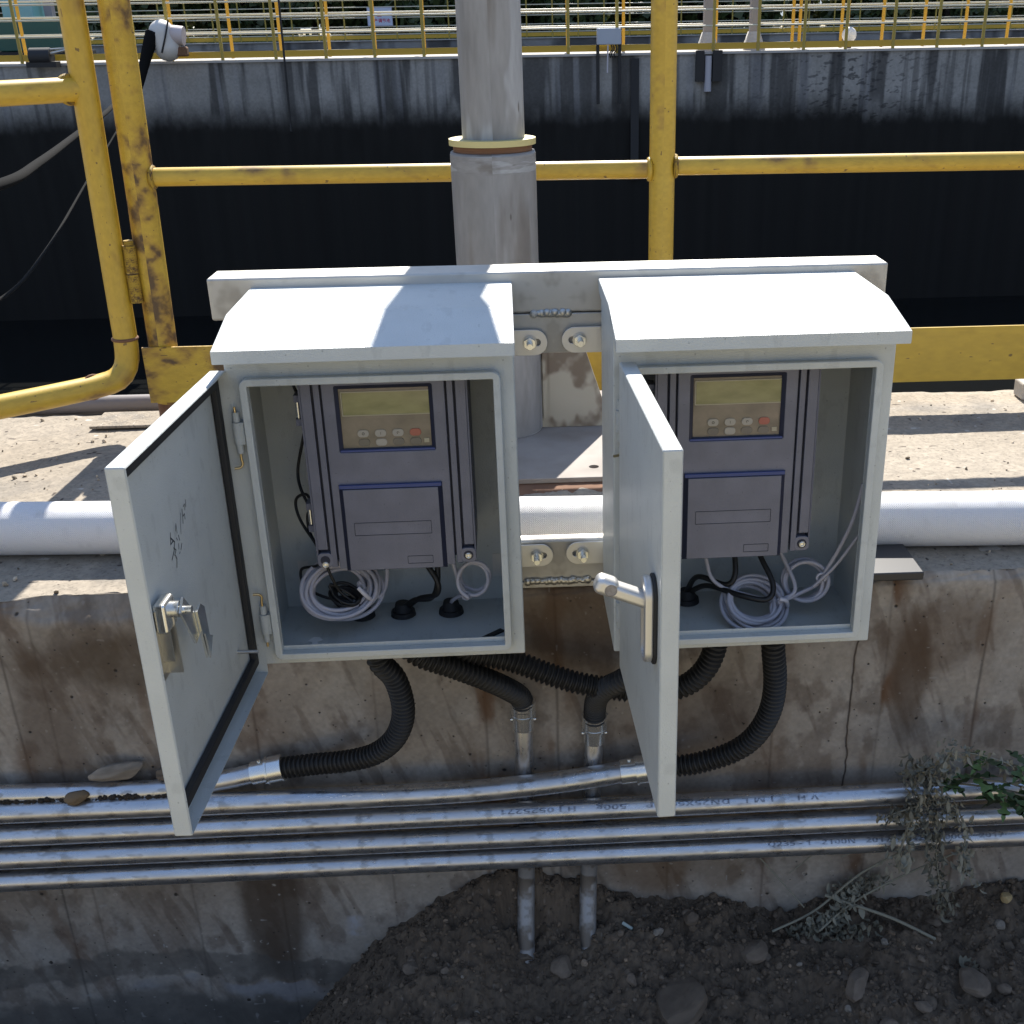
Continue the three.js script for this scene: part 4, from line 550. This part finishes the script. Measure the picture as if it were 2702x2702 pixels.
{
  let t = inCab(true, 'cable_coil', 'thick bundle of pale cable coiled at the bottom of the left cabinet', 'cable', [0, 0, 0]);
  const P = coilPts(16, [0.11, 0.074, -0.1], 0.049, [-0.75, 0.15, 0.3], 4, 0.85); P.push(V(0.165, 0.06, -0.1), V(0.18, 0.075, -0.12), V(0.182, 0.13, -0.14), V(0.182, 0.15, -0.14)); mesh('cable', new THREE.TubeGeometry(curve(P), 800, 0.0033, 8), M.cableWhite, t);
  mesh('cable_tie', tube([[0.142, 0.092, -0.07], [0.152, 0.08, -0.068], [0.158, 0.066, -0.082], [0.148, 0.07, -0.1]], 0.0036, 14, 8), M.tie, t);
  t = inCab(true, 'cable_coil', 'small loose loop of pale cable at the right of the left cabinet', 'cable', [0, 0, 0]);
  const Q = [V(0.287, 0.15, -0.14), V(0.287, 0.125, -0.12), V(0.298, 0.08, -0.105), V(0.312, 0.055, -0.1), ...coilPts(2, [0.327, 0.085, -0.1], 0.0225, [-0.25, 0, 0], 6, 1.05, -2), V(0.3, 0.052, -0.11), V(0.285, 0.035, -0.13), V(0.28, 0.02, -0.149)]; mesh('cable', new THREE.TubeGeometry(curve(Q), 200, 0.0033, 8), M.cableWhite, t);
  mesh('cable_tie', at(new THREE.TorusGeometry(0.0065, 0.0022, 8, 16), 0.309, 0.056, -0.1), M.tie, t);
  t = inCab(true, 'black_cable', 'black cable looping down the left inside of the left cabinet', 'cable', [0, 0, 0]);
  mesh('cable', new THREE.TubeGeometry(curve([[0.055, 0.47, -0.12], [0.072, 0.405, -0.11], [0.083, 0.37, -0.12], [0.075, 0.33, -0.13], [0.058, 0.27, -0.135], [0.062, 0.24, -0.12], [0.08, 0.21, -0.1], [0.072, 0.235, -0.11], [0.05, 0.22, -0.13], [0.055, 0.19, -0.12], [0.085, 0.15, -0.09], [0.1, 0.11, -0.08], [0.11, 0.08, -0.085], [0.13, 0.062, -0.08], [0.105, 0.07, -0.085], [0.095, 0.09, -0.09], [0.125, 0.075, -0.085], [0.14, 0.05, -0.09], [0.12, 0.045, -0.09], [0.1, 0.065, -0.09], [0.128, 0.06, -0.1], [0.135, 0.02, -0.149]].map(p => V(...p))), 260, 0.0024, 8), M.hoseBlack, t);
  t = inCab(true, 'cable_coil', 'small dark bundle of black cable inside the thick pale coil', 'cable', [0, 0, 0]); mesh('cable', new THREE.TubeGeometry(curve(coilPts(6, [0.118, 0.066, -0.092], 0.022, [-0.9, 0.2, -0.5], 33, 0.7)), 240, 0.0026, 8), M.hoseBlack, t);
  t = inCab(true, 'black_cable', 'second black cable hanging in a slack loop behind the pale coil', 'cable', [0, 0, 0]);
  mesh('cable', new THREE.TubeGeometry(curve([[0.085, 0.215, -0.11], [0.068, 0.2, -0.12], [0.07, 0.17, -0.11], [0.09, 0.135, -0.09], [0.075, 0.115, -0.11], [0.045, 0.1, -0.13], [0.05, 0.075, -0.12], [0.085, 0.06, -0.105], [0.125, 0.055, -0.105], [0.14, 0.035, -0.12]].map(p => V(...p))), 120, 0.0024, 8), M.hoseBlack, t);
  for (const [x0, x1, lab] of [[0.228, 0.197, 'black cable crossing from the meter to the middle gland in the left cabinet'], [0.262, 0.206, 'right-hand black cable bending into the middle gland of the left cabinet']]) { t = inCab(true, 'black_cable', lab, 'cable', [0, 0, 0]); const far = x0 > 0.25; mesh('cable', new THREE.TubeGeometry(curve(far ? [[0.264, 0.15, -0.14], [0.264, 0.115, -0.13], [0.262, 0.07, -0.115], [0.25, 0.045, -0.12], [0.222, 0.035, -0.135], [0.2, 0.016, -0.148]].map(p => V(...p)) : [[0.222, 0.15, -0.14], [0.24, 0.115, -0.125], [0.262, 0.08, -0.112], [0.26, 0.055, -0.112], [0.23, 0.04, -0.13], [0.208, 0.016, -0.15]].map(p => V(...p))), 60, 0.0046, 10), M.hoseBlack, t); }
  for (const [x, lab] of [[0.1327, 'left black cable gland on the floor of the left cabinet'], [0.2, 'middle black cable gland on the floor of the left cabinet'], [0.2795, 'right black cable gland on the floor of the left cabinet']]) { t = inCab(true, 'cable_gland', lab, 'gland', [x, 0.0022, -0.149], 'cable glands in the left cabinet'); mesh('nut', at(new THREE.CylinderGeometry(0.0195, 0.021, 0.008, 20), 0, 0.0045, 0), M.rubber, t); mesh('cap', at(new THREE.CylinderGeometry(0.012, 0.0155, 0.014, 18), 0, 0.0155, 0), M.rubber, t); }
  t = inCab(true, 'torn_tape', 'torn scrap of pale tape stuck on the floor of the left cabinet', 'tape', [0.066, 0.003, -0.065]); mesh('scrap', ext(poly([[-0.012, 0], [-0.004, 0.014], [0.006, 0.012], [0.012, 0.002], [0.004, -0.004], [0.01, -0.018], [-0.003, -0.014], [-0.004, -0.004]]), 0.0008, 0).rotateX(-Math.PI / 2), std({ color: [0.72, 0.72, 0.7], roughness: 0.6 }), t);
  tag(t, 'torn scrap of pale tape stuck on the floor of the left cabinet', 'tape');
  t = inCab(true, 'dark_strip', 'short dark strip lying at the front right corner of the left cabinet floor', 'strip', [0.337, 0.0026, -0.05]); mesh('strip', bx(0.075, 0.0025, 0.01, 0, 0.0014, 0).rotateY(0.75), M.rubber, t);
  t = inCab(true, 'loose_screw', 'small screw standing at the left wall of the left cabinet', 'screw', [0.003, 0.075, -0.05]); mesh('shank', cyl(V(0, 0, 0), V(0.016, 0, 0), 0.0028, 10), M.zinc, t);
  // right cabinet
  t = inCab(false, 'cable_coil', 'flat bundle of pale cable coiled in the middle of the right cabinet floor', 'cable', [0, 0, 0]);
  const A = coilPts(12, [0.232, 0.038, -0.085], 0.042, [-1.0, 0.1, 0], 14, 1.0); A.unshift(V(0.15, 0.15, -0.14), V(0.16, 0.1, -0.12), V(0.18, 0.06, -0.1)); A.push(V(0.3, 0.055, -0.08), V(0.285, 0.1, -0.12), V(0.262, 0.15, -0.14)); mesh('cable', new THREE.TubeGeometry(curve(A), 700, 0.0033, 8), M.cableWhite, t);
  mesh('cable_tie', tube([[0.27, 0.05, -0.06], [0.282, 0.045, -0.062], [0.288, 0.03, -0.075]], 0.0036, 12, 8), M.tie, t);
  t = inCab(false, 'cable_coil', 'pale cable loop leaning in the right corner of the right cabinet with free ends', 'cable', [0, 0, 0]);
  const B = coilPts(4, [0.318, 0.062, -0.1], 0.034, [-0.45, -0.2, 0], 21, 0.95); B.unshift(V(0.27, 0.038, -0.07), V(0.3, 0.045, -0.08)); B.push(V(0.345, 0.075, -0.085), V(0.362, 0.12, -0.075), V(0.378, 0.18, -0.06), V(0.39, 0.24, -0.06)); mesh('cable', new THREE.TubeGeometry(curve(B), 260, 0.0033, 8), M.cableWhite, t);
  mesh('free_end', tube([[0.33, 0.06, -0.08], [0.36, 0.1, -0.07], [0.387, 0.155, -0.055]], 0.0026, 20, 8), M.cableWhite, t); mesh('cable_tie', at(new THREE.TorusGeometry(0.0075, 0.0024, 8, 16), 0.343, 0.073, -0.084), M.tie, t);
  for (const [lab, p] of [['black cable dropping from the meter and bending left in the right cabinet', [[0.205, 0.15, -0.14], [0.207, 0.11, -0.12], [0.205, 0.075, -0.1], [0.19, 0.06, -0.1], [0.15, 0.062, -0.13], [0.136, 0.02, -0.16]]], ['longer black cable sweeping in a wide bend over the right cabinet coil', [[0.238, 0.15, -0.14], [0.245, 0.11, -0.11], [0.262, 0.07, -0.075], [0.25, 0.05, -0.06], [0.21, 0.052, -0.075], [0.165, 0.05, -0.12], [0.14, 0.02, -0.16]]]]) { t = inCab(false, 'black_cable', lab, 'cable', [0, 0, 0]); mesh('cable', new THREE.TubeGeometry(curve(p.map(q => V(...q))), 70, 0.0046, 10), M.hoseBlack, t); }
  t = inCab(false, 'cable_gland', 'black cable gland half hidden by the right cabinet door', 'gland', [0.138, 0.0022, -0.161]); mesh('nut', at(new THREE.CylinderGeometry(0.0195, 0.021, 0.008, 20), 0, 0.0045, 0), M.rubber, t); mesh('cap', at(new THREE.CylinderGeometry(0.012, 0.0155, 0.014, 18), 0, 0.0155, 0), M.rubber, t);
}

// ---------------------------------------------------------------- conduits, couplings, flexible hoses
function conduit(label, pts, r, n = 90, m = M.zinc) { const t = thing('conduit', label, 'conduit', [0, 0, 0]); mesh('tube', tubeVar(pts, () => r, n, 28), m, t); return t; }
function coupling(t, p, q, r) { // from conduit end p towards hose q
  const a = V(...p), d = V(...q).sub(a).normalize(), e = k => a.clone().add(d.clone().multiplyScalar(k)), s = V(0, 0, 1).cross(d).normalize();
  const c = mesh('coupling', merge([cyl(e(-0.012), e(0.016), r * 1.18, 26), cyl(e(0.016), e(0.02), r * 1.42, 26), cyl(e(0.02), e(0.044), r * 1.34, 28), cyl(e(0.044), e(0.0465), r * 1.4, 28)]), M.chrome, t);
  for (const k of [1, -1]) mesh('screw', cyl(e(0.006).add(s.clone().multiplyScalar(k * r * 1.15)), e(0.006).add(s.clone().multiplyScalar(k * r * 1.38)), 0.0035, 10), M.chrome, c);
}
const PZ = -0.181;
{
  let t = conduit('short topmost conduit at the left, bending up to a coupling behind the door', [[-1.9, -0.362, -0.205], [-0.9, -0.363, -0.203], [-0.5, -0.367, -0.2], [-0.28, -0.368, -0.2], [-0.16, -0.352, -0.2], [-0.095, -0.338, -0.2]], 0.0185); coupling(t, [-0.095, -0.338, -0.2], [-0.052, -0.33, -0.2], 0.0185);
  t = conduit('second conduit from the top, bending up to a coupling behind the right door', [[-1.9, -0.396, PZ], [-0.9, -0.393, PZ], [-0.225, -0.391, PZ], [0.119, -0.388, PZ], [0.25, -0.386, PZ], [0.348, -0.381, PZ], [0.467, -0.37, PZ], [0.575, -0.356, PZ - 0.003]], 0.0205); coupling(t, [0.575, -0.356, PZ - 0.003], [0.63, -0.35, PZ - 0.003], 0.0195);
  const t2 = conduit('third conduit from the top, printed upside down in the middle', [[-2.2, -0.45, PZ], [-0.578, -0.444, PZ], [0.361, -0.437, PZ], [1.107, -0.429, PZ], [1.322, -0.424, PZ], [2.8, -0.4, PZ]], 0.0205, 60);
  conduit('fourth conduit from the top, second lowest along the wall', [[-2.2, -0.498, PZ + 0.003], [-0.588, -0.493, PZ + 0.003], [0.359, -0.49, PZ + 0.003], [1.331, -0.482, PZ + 0.003], [2.8, -0.472, PZ + 0.003]], 0.0205, 60);
  const t4 = conduit('lowest conduit along the wall, printed toward the right end', [[-2.2, -0.555, PZ], [-0.601, -0.547, PZ], [0.357, -0.541, PZ], [1.34, -0.537, PZ], [2.8, -0.53, PZ]], 0.0205, 60);
  let v = conduit('left one of two upright conduits rising from the soil', [[0.3855, -0.43, -0.2165], [0.385, -0.5, -0.2165], [0.384, -0.56, -0.2165], [0.381, -0.63, -0.205], [0.378, -0.7, -0.165], [0.376, -0.8, -0.11]], 0.0168, 90, M.zincDull); mesh('tube', tubeVar([[0.388, -0.262, -0.2165], [0.3855, -0.4302, -0.2165]], () => 0.0168, 2, 28, true), M.zinc, v); coupling(v, [0.388, -0.262, -0.2165], [0.3885, -0.22, -0.216], 0.0168);
  v = conduit('right one of two upright conduits rising from the soil', [[0.5115, -0.43, -0.2165], [0.509, -0.5, -0.2165], [0.506, -0.56, -0.2165], [0.502, -0.63, -0.205], [0.498, -0.7, -0.165], [0.494, -0.8, -0.11]], 0.0168, 90, M.zincDull); mesh('tube', tubeVar([[0.517, -0.297, -0.2165], [0.5115, -0.4302, -0.2165]], () => 0.0168, 2, 28, true), M.zinc, v); coupling(v, [0.517, -0.297, -0.2165], [0.5175, -0.26, -0.216], 0.0168);
  // printed lettering on two conduits
  const print = (par, str, x0, x1, y0, y1, flip, len, ang) => {
    const tx = canvasTex(1024, 64, c => { c.clearRect(0, 0, 1024, 64); c.save(); if (flip) { c.translate(1024, 64); c.rotate(Math.PI); } c.fillStyle = 'rgba(24,28,62,0.5)'; c.font = 'bold 46px sans-serif'; const w = c.measureText(str).width; c.scale(1010 / w, 1); c.fillText(str, 0, 48); c.restore(); c.globalCompositeOperation = 'destination-out'; const r = rng(str.length); for (let i = 0; i < 3200; i++) { c.globalAlpha = r() * 0.8; c.fillRect(r() * 1024, r() * 64, 1 + r() * 7, 1 + r() * 4); } });
    const L = Math.hypot(x1 - x0, y1 - y0), r = 0.0209, g = grid(12, 8, (a, b) => { const th = ang + (b - 0.5) * 0.85; return [x0 + (x1 - x0) * a, y0 + (y1 - y0) * a + Math.sin(th) * r, PZ + Math.cos(th) * r, a, b]; });
    mesh('lettering', g, std({ map: tx, transparent: true, roughness: 0.6, side: THREE.DoubleSide }), par);
  };
  print(t2, 'V H      J M L   DN25X6000P     500g     H J 0525271', 0.33, 0.93, -0.4373, -0.431, true, 0, 0.75);
  print(t4, 'Q235 - 1   2100N   2017   DN25X6000     2017', 0.84, 1.3, -0.539, -0.5372, false, 0, 0.85);
}
function flex(label, pts) { const t = thing('flexible_hose', label, 'hose', [0, 0, 0]); const L = curve(pts).getLength(), n = Math.round(L / 0.0091) * 8; mesh('sheath', tubeVar(pts, s => 0.0178 + 0.0026 * Math.cos(s / 0.0091 * 6.2832), n, 22), M.hoseBlack, t); return t; }
flex('black corrugated hose under the left cabinet curving down left to a coupling', [[0.153, -0.008, -0.1], [0.154, -0.03, -0.1], [0.159, -0.06, -0.1], [0.178, -0.099, -0.113], [0.186, -0.152, -0.125], [0.181, -0.2, -0.137], [0.16, -0.247, -0.15], [0.122, -0.283, -0.162], [0.07, -0.304, -0.175], [0.012, -0.317, -0.188], [-0.06, -0.332, -0.2]]);
flex('short black corrugated hose from the left cabinet to the left upright conduit', [[0.195, -0.012, -0.11], [0.199, -0.03, -0.11], [0.225, -0.058, -0.112], [0.279, -0.09, -0.125], [0.334, -0.13, -0.146], [0.37, -0.17, -0.175], [0.386, -0.205, -0.205], [0.3885, -0.24, -0.216]]);
flex('black corrugated hose slung between the undersides of both cabinets', [[0.268, -0.012, -0.125], [0.272, -0.032, -0.127], [0.3, -0.066, -0.138], [0.374, -0.095, -0.15], [0.437, -0.124, -0.15], [0.488, -0.144, -0.15], [0.547, -0.158, -0.15], [0.604, -0.163, -0.145], [0.664, -0.15, -0.135], [0.701, -0.112, -0.125], [0.718, -0.06, -0.12], [0.722, -0.001, -0.12]]);
flex('short black corrugated hose rising from the right upright conduit behind the door', [[0.5175, -0.275, -0.216], [0.518, -0.225, -0.2], [0.522, -0.185, -0.17], [0.535, -0.15, -0.14], [0.561, -0.12, -0.115], [0.595, -0.085, -0.1], [0.63, -0.045, -0.1], [0.64, -0.001, -0.1]]);
flex('long black corrugated hose looping down from the right cabinet to the bent conduit', [[0.808, -0.001, -0.1], [0.811, -0.059, -0.1], [0.821, -0.134, -0.113], [0.818, -0.202, -0.126], [0.796, -0.261, -0.139], [0.76, -0.3, -0.151], [0.708, -0.328, -0.164], [0.668, -0.342, -0.175], [0.607, -0.352, -0.183]]);

// ---------------------------------------------------------------- stones, clods, rubbish on the soil
const stoneGeo = [0, 1, 2, 3, 4].map(k => { const g = new THREE.IcosahedronGeometry(1, 3), p = g.attributes.position, r = rng(k + 40), pl = []; for (let i = 0; i < 9; i++) pl.push([V(r() - 0.5, r() - 0.5, r() - 0.5).normalize(), 0.62 + r() * 0.3]); for (let i = 0; i < p.count; i++) { const v = V(p.getX(i), p.getY(i), p.getZ(i)); for (const [n, d] of pl) { const q = v.dot(n) - d; if (q > 0) v.addScaledVector(n, -q * 0.9); } v.multiplyScalar(1 + 0.16 * (fbm(v.x * 3 + k * 9 + 50, v.y * 3 + v.z * 2.2 + 50, 4) - 0.5) + 0.05 * (n2(v.x * 14 + 90, v.y * 14 + v.z * 9 + 90) - 0.5)); p.setXYZ(i, v.x, v.y, v.z); } g.computeVertexNormals(); return toCreasedNormals(g, 0.32); });
{
  const r = rng(17), put = (x, z, s, sx, sy, sz, k, m, lab, grp, name = 'stone', ry = r() * 6) => { const o = mesh(name, stoneGeo[k], m); o.position.set(x, soilY(x, z) + s * sy * 0.25, z); o.scale.set(s * sx, s * sy, s * sz); o.rotation.set((r() - 0.5) * 0.5, ry, (r() - 0.5) * 0.5); return tag(o, lab, 'stone', grp); };
  put(0.815, -0.12, 0.038, 1.0, 0.45, 0.8, 0, M.stone[0], 'largest rounded stone lying below the dry stems');
  put(0.66, 0.01, 0.068, 1.1, 0.28, 0.8, 1, M.stone[1], 'broad flat earth-covered stone in the middle of the soil');
  put(1.21, -0.02, 0.036, 1.1, 0.4, 0.8, 2, M.stone[0], 'square-edged stone near the right edge of the soil');
  put(0.445, -0.1, 0.026, 1, 0.6, 0.9, 3, M.stone[0], 'rounded stone below the left upright conduit');
  put(0.7, -0.17, 0.022, 0.9, 0.7, 0.8, 4, M.stone[1], 'stone against the wall right of the upright conduits');
  put(1.33, -0.19, 0.016, 1.2, 0.6, 0.8, 1, std({ color: [0.42, 0.3, 0.14], roughness: 0.8 }), 'small yellowish stone under the green leaves');
  put(0.99, -0.02, 0.03, 1.5, 0.5, 0.7, 4, M.stone[0], 'pointed wedge-shaped stone in front of the dry leaf');
  put(1.03, 0.06, 0.022, 1, 0.7, 0.9, 2, M.stone[0], 'angular stone in front of the dry leaf, lower');
  put(0.63, -0.14, 0.012, 1.3, 0.8, 0.8, 2, M.stone[2], 'pale chip between the upright conduit and the stems');
  put(-0.52, -0.13, 0.075, 1.1, 0.9, 0.9, 0, M.stone[1], 'large clod of earth in the trench at the lower left', undefined, 'earth_clod');
  put(-0.4, -0.1, 0.035, 1, 0.8, 1, 3, M.stone[1], 'smaller clod of earth right of the large clod in the trench', undefined, 'earth_clod');
  for (let i = 0; i < 150; i++) { const x = 0.1 + r() * 1.35, z = WZ + 0.02 + r() * 0.42, s = 0.004 + 0.011 * r() ** 2.4; put(x, z, s, 0.8 + r() * 0.6, 0.55 + r() * 0.4, 0.7 + r() * 0.5, (r() * 5) | 0, M.stone[(r() * 2.2) | 0], 'small loose stone lying among many on the dark soil', 'loose stones on the soil'); }
  const g = stoneGeo[4].clone().toNonIndexed ? new THREE.DodecahedronGeometry(1, 0) : null, N = 22000, im = new THREE.InstancedMesh(g, M.stone[1], N), o = new THREE.Object3D(), c = new THREE.Color();
  for (let i = 0; i < N; i++) { const x = -0.8 + r() * 2.6, z = WZ + 0.005 + r() ** 1.3 * 0.8, s = 0.0009 + 0.0046 * r() ** 3.2; o.position.set(x, soilY(x, z) + s * 0.3, z); o.scale.set(s * (0.8 + r()), s * (0.6 + r() * 0.6), s * (0.8 + r())); o.rotation.set(r() * 6, r() * 6, r() * 6); o.updateMatrix(); im.setMatrixAt(i, o.matrix); const k = r() < 0.012 ? 2.2 : 0.5 + r() * 0.8; im.setColorAt(i, c.setRGB(k, k * 0.97, k * 0.93)); }
  im.name = 'gravel'; im.castShadow = im.receiveShadow = true; scene.add(im); Object.assign(im.userData, { kind: 'stuff', label: 'fine gravel and crumbs scattered over the dark soil', category: 'gravel' });
  // crumbs of earth caught on the upper conduits, a chunk of concrete resting there
  const cn = 900, cm = new THREE.InstancedMesh(g, M.soil, cn); for (let i = 0; i < cn; i++) { const x = -0.66 + r() * 0.46, s = 0.001 + 0.0042 * r() ** 2.5; o.position.set(x, -0.374 + s * 0.5 + r() * 0.008 * n2(x * 30, 3), -0.185 + (r() - 0.5) * 0.012); o.scale.set(s * 1.2, s, s); o.rotation.set(r() * 6, r() * 6, r() * 6); o.updateMatrix(); cm.setMatrixAt(i, o.matrix); }
  cm.name = 'earth_crumbs'; cm.castShadow = cm.receiveShadow = true; scene.add(cm); Object.assign(cm.userData, { kind: 'stuff', label: 'crumbs of earth caught between the two upper conduits at the left', category: 'earth' });
  const rest = (x, y, z, s, sx, sy, sz, k, m, name, lab) => { const q = mesh(name, stoneGeo[k], m); q.position.set(x, y, z); q.scale.set(s * sx, s * sy, s * sz); q.rotation.y = 0.3; tag(q, lab, 'stone'); };
  rest(-0.35, -0.333, -0.212, 0.02, 2.6, 0.95, 0.9, 3, M.stone[2], 'concrete_chunk', 'long grey concrete chunk resting on the topmost conduit at the left'); rest(-0.26, -0.334, -0.205, 0.017, 1.5, 0.9, 0.9, 1, M.stone[1], 'earth_clod', 'brown clod beside the concrete chunk on the topmost conduit'); rest(-0.42, -0.362, -0.178, 0.016, 1.4, 0.85, 0.9, 2, std({ color: [0.17, 0.12, 0.07], roughness: 1 }), 'earth_clod', 'tan clod wedged between the two upper conduits');
  { const s = thing('cigarette_end', 'small pale green-white stub lying on the soil beside the upright conduit', 'litter', [0.575, soilY(0.575, -0.16) + 0.004, -0.16]); mesh('stub', cyl(V(-0.009, 0.004, -0.006), V(0.009, -0.001, 0.006), 0.0035, 12), std({ color: [0.45, 0.5, 0.44], roughness: 0.8 }), s); }
}

// ---------------------------------------------------------------- weeds at the right
{
  const r = rng(303);
  function curlLeaf(len, w, curl, tw) { return grid(6, 2, (a, b) => { const s = (b - 0.5) * 2, ww = w * Math.sin(Math.PI * Math.min(1, a * 0.92 + 0.06)) ** 0.8, an = curl * a, x = curl ? Math.sin(an) / curl * len : a * len, y = curl ? -(1 - Math.cos(an)) / curl * len : 0; return [x, y + Math.abs(s) * ww * 0.6, s * ww * Math.cos(tw * a) + tw * a * 0.002, a, b]; }); }
  function dryBunch(pts, n, sz, spread, seed) { const q = rng(seed), c = curve(pts), L = []; for (let i = 0; i < n; i++) { const p = c.getPointAt(q()), g = curlLeaf(sz * (0.5 + q()), sz * (0.16 + q() * 0.2), (q() - 0.2) * 4, q() * 2); g.rotateZ(-1.2 - q() * 1.2); g.rotateY(q() * 6.28); L.push(at(g, p.x + (q() - 0.5) * spread, p.y + (q() - 0.5) * spread, p.z + (q() - 0.5) * spread)); } return merge(L); }
  let t = thing('dry_weed', 'withered grey weed hanging down over the conduits at the right', 'weed', [0, 0, 0]);
  const S = [[[1.16, -0.30, -0.14], [1.125, -0.36, -0.13], [1.1, -0.43, -0.13], [1.085, -0.5, -0.13], [1.08, -0.56, -0.13]], [[1.11, -0.4, -0.13], [1.14, -0.47, -0.125], [1.15, -0.54, -0.12], [1.165, -0.6, -0.12], [1.19, -0.655, -0.12]], [[1.13, -0.38, -0.13], [1.19, -0.45, -0.12], [1.2, -0.53, -0.12], [1.225, -0.6, -0.12]], [[1.125, -0.35, -0.13], [1.1, -0.34, -0.13], [1.085, -0.335, -0.13]], [[1.15, -0.31, -0.14], [1.2, -0.31, -0.13], [1.26, -0.33, -0.12], [1.27, -0.36, -0.12]], [[1.1, -0.42, -0.13], [1.06, -0.43, -0.125], [1.035, -0.44, -0.12]]];
  S.forEach((p, i) => { mesh('stem', tube(p, i ? 0.0014 : 0.0024, 20, 6), M.dryPale, t); mesh('leaves', dryBunch(p, [230, 190, 120, 130, 60, 60][i], 0.017, [0.05, 0.04, 0.03, 0.05, 0.03, 0.03][i], 60 + i), i % 2 ? M.dry : M.dryPale, t); });
  t = thing('dry_weed', 'broken dry stems and leaves lying on the soil below the hanging weed', 'weed', [0, 0, 0]);
  const G = (x, z, h = 0.012) => [x, soilY(x, z) + h, z];
  const D = [[G(0.86, -0.16), G(0.95, -0.19, 0.03), [1.05, -0.62, -0.2], [1.2, -0.54, -0.2]], [G(1.17, -0.12), G(1.09, -0.15, 0.025), G(1.01, -0.18, 0.035), G(0.97, -0.2, 0.05)], [G(0.95, -0.15, 0.02), G(1.02, -0.18, 0.03), [1.12, -0.63, -0.19], [1.3, -0.56, -0.21]], [[1.0, -0.6, -0.215], [1.1, -0.55, -0.21], [1.2, -0.5, -0.215]], [[0.84, -0.6, -0.222], [0.88, -0.65, -0.215], [0.93, -0.71, -0.2]], [[0.9, -0.64, -0.22], [0.95, -0.59, -0.22]]];
  D.forEach((p, i) => { mesh('stem', tube(p, [0.0024, 0.0032, 0.0022, 0.0015, 0.0015, 0.0013][i], 24, 7), M.dryPale, t); });
  for (const [i, p] of [[G(0.93, -0.17, 0.02), G(0.97, -0.17, 0.03), G(1.03, -0.19, 0.045)], [G(0.9, -0.17, 0.015), G(0.98, -0.15, 0.02), G(1.06, -0.15, 0.02)], [G(0.99, -0.2, 0.06), G(1.06, -0.21, 0.07), G(1.08, -0.2, 0.08)]].entries()) mesh('leaves', dryBunch(p, [120, 120, 90][i], 0.019, 0.03, 80 + i), i % 2 ? M.dry : M.dryPale, t);
  t = thing('dry_leaf', 'single dry dark curled leaf cluster on the soil at the right', 'leaf', G(1.21, -0.06, 0.006)); for (let i = 0; i < 6; i++) { const g = curlLeaf(0.03, 0.006, -1.2, 0.5); g.rotateY(-0.5 + i * 0.45); mesh('leaf', g, M.dry, t); }
  // green mugwort-like weed
  t = thing('green_weed', 'green weed with deeply lobed leaves above the conduits at the right edge', 'weed', [0, 0, 0]);
  const lobe = (s => { const pts = [[0, 0], [0.1, 0.05], [0.22, 0.22], [0.34, 0.2], [0.36, 0.09], [0.5, 0.14], [0.62, 0.3], [0.72, 0.22], [0.66, 0.08], [0.82, 0.1], [1, 0]]; const P = [], I = []; for (const [x, w] of pts) P.push([x, w], [x, -w]); return (len) => { const v = [], u = []; for (const [x, w] of pts) for (const k of [1, 0, -1]) { v.push(x * len, -x * x * 0.35 * len + Math.abs(k) * w * 0.25 * len, k * w * len * 0.9 + (k ? k * 0 : 0)); u.push(x, k); } const id = []; for (let i = 0; i + 1 < pts.length; i++) for (const k of [0, 1]) { const a = i * 3 + k; id.push(a, a + 1, a + 3, a + 1, a + 4, a + 3); } const g = new THREE.BufferGeometry(); g.setAttribute('position', new THREE.Float32BufferAttribute(v, 3)); g.setAttribute('uv', new THREE.Float32BufferAttribute(u, 2)); g.setIndex(id); g.computeVertexNormals(); return g; }; })();
  const gm = [M.leaf, phys({ color: [0.1, 0.16, 0.04], roughness: 0.6, side: THREE.DoubleSide, transmission: 0.15 }), phys({ color: [0.045, 0.075, 0.025], roughness: 0.6, side: THREE.DoubleSide, transmission: 0.15 })];
  for (const [cx, cy, cz, n, L] of [[1.215, -0.325, -0.13, 7, 0.042], [1.285, -0.33, -0.12, 6, 0.045], [1.255, -0.4, -0.11, 7, 0.05], [1.16, -0.37, -0.13, 6, 0.045], [1.19, -0.35, -0.115, 6, 0.045], [1.235, -0.37, -0.105, 6, 0.04], [1.3, -0.385, -0.1, 6, 0.045], [1.32, -0.42, -0.1, 6, 0.05], [1.34, -0.36, -0.11, 5, 0.045]]) {
    mesh('stem', tube([[1.42, -0.5, -0.12], [1.38, -0.43, -0.12], [(cx + 1.36) / 2, cy - 0.02, cz], [cx, cy, cz]], 0.0018, 18, 6), M.dry, t);
    for (let i = 0; i < n; i++) { const g = lobe(L * (0.7 + r() * 0.5)); g.rotateZ(0.6 - r() * 1.0); g.rotateY(i / n * 6.28 + r()); mesh('leaf', at(g, cx, cy, cz), gm[i % 3], t); }
  }
  t = thing('dry_weed', 'pale dry twigs at the right edge above the green leaves', 'weed', [0, 0, 0]); mesh('stem', tube([[1.4, -0.3, -0.14], [1.34, -0.24, -0.15], [1.3, -0.17, -0.16]], 0.0025, 16, 6), M.dryPale, t); mesh('leaves', dryBunch([[1.4, -0.3, -0.14], [1.35, -0.24, -0.15]], 18, 0.02, 0.04, 99), M.dryPale, t);
}

renderer.render(scene, camera);
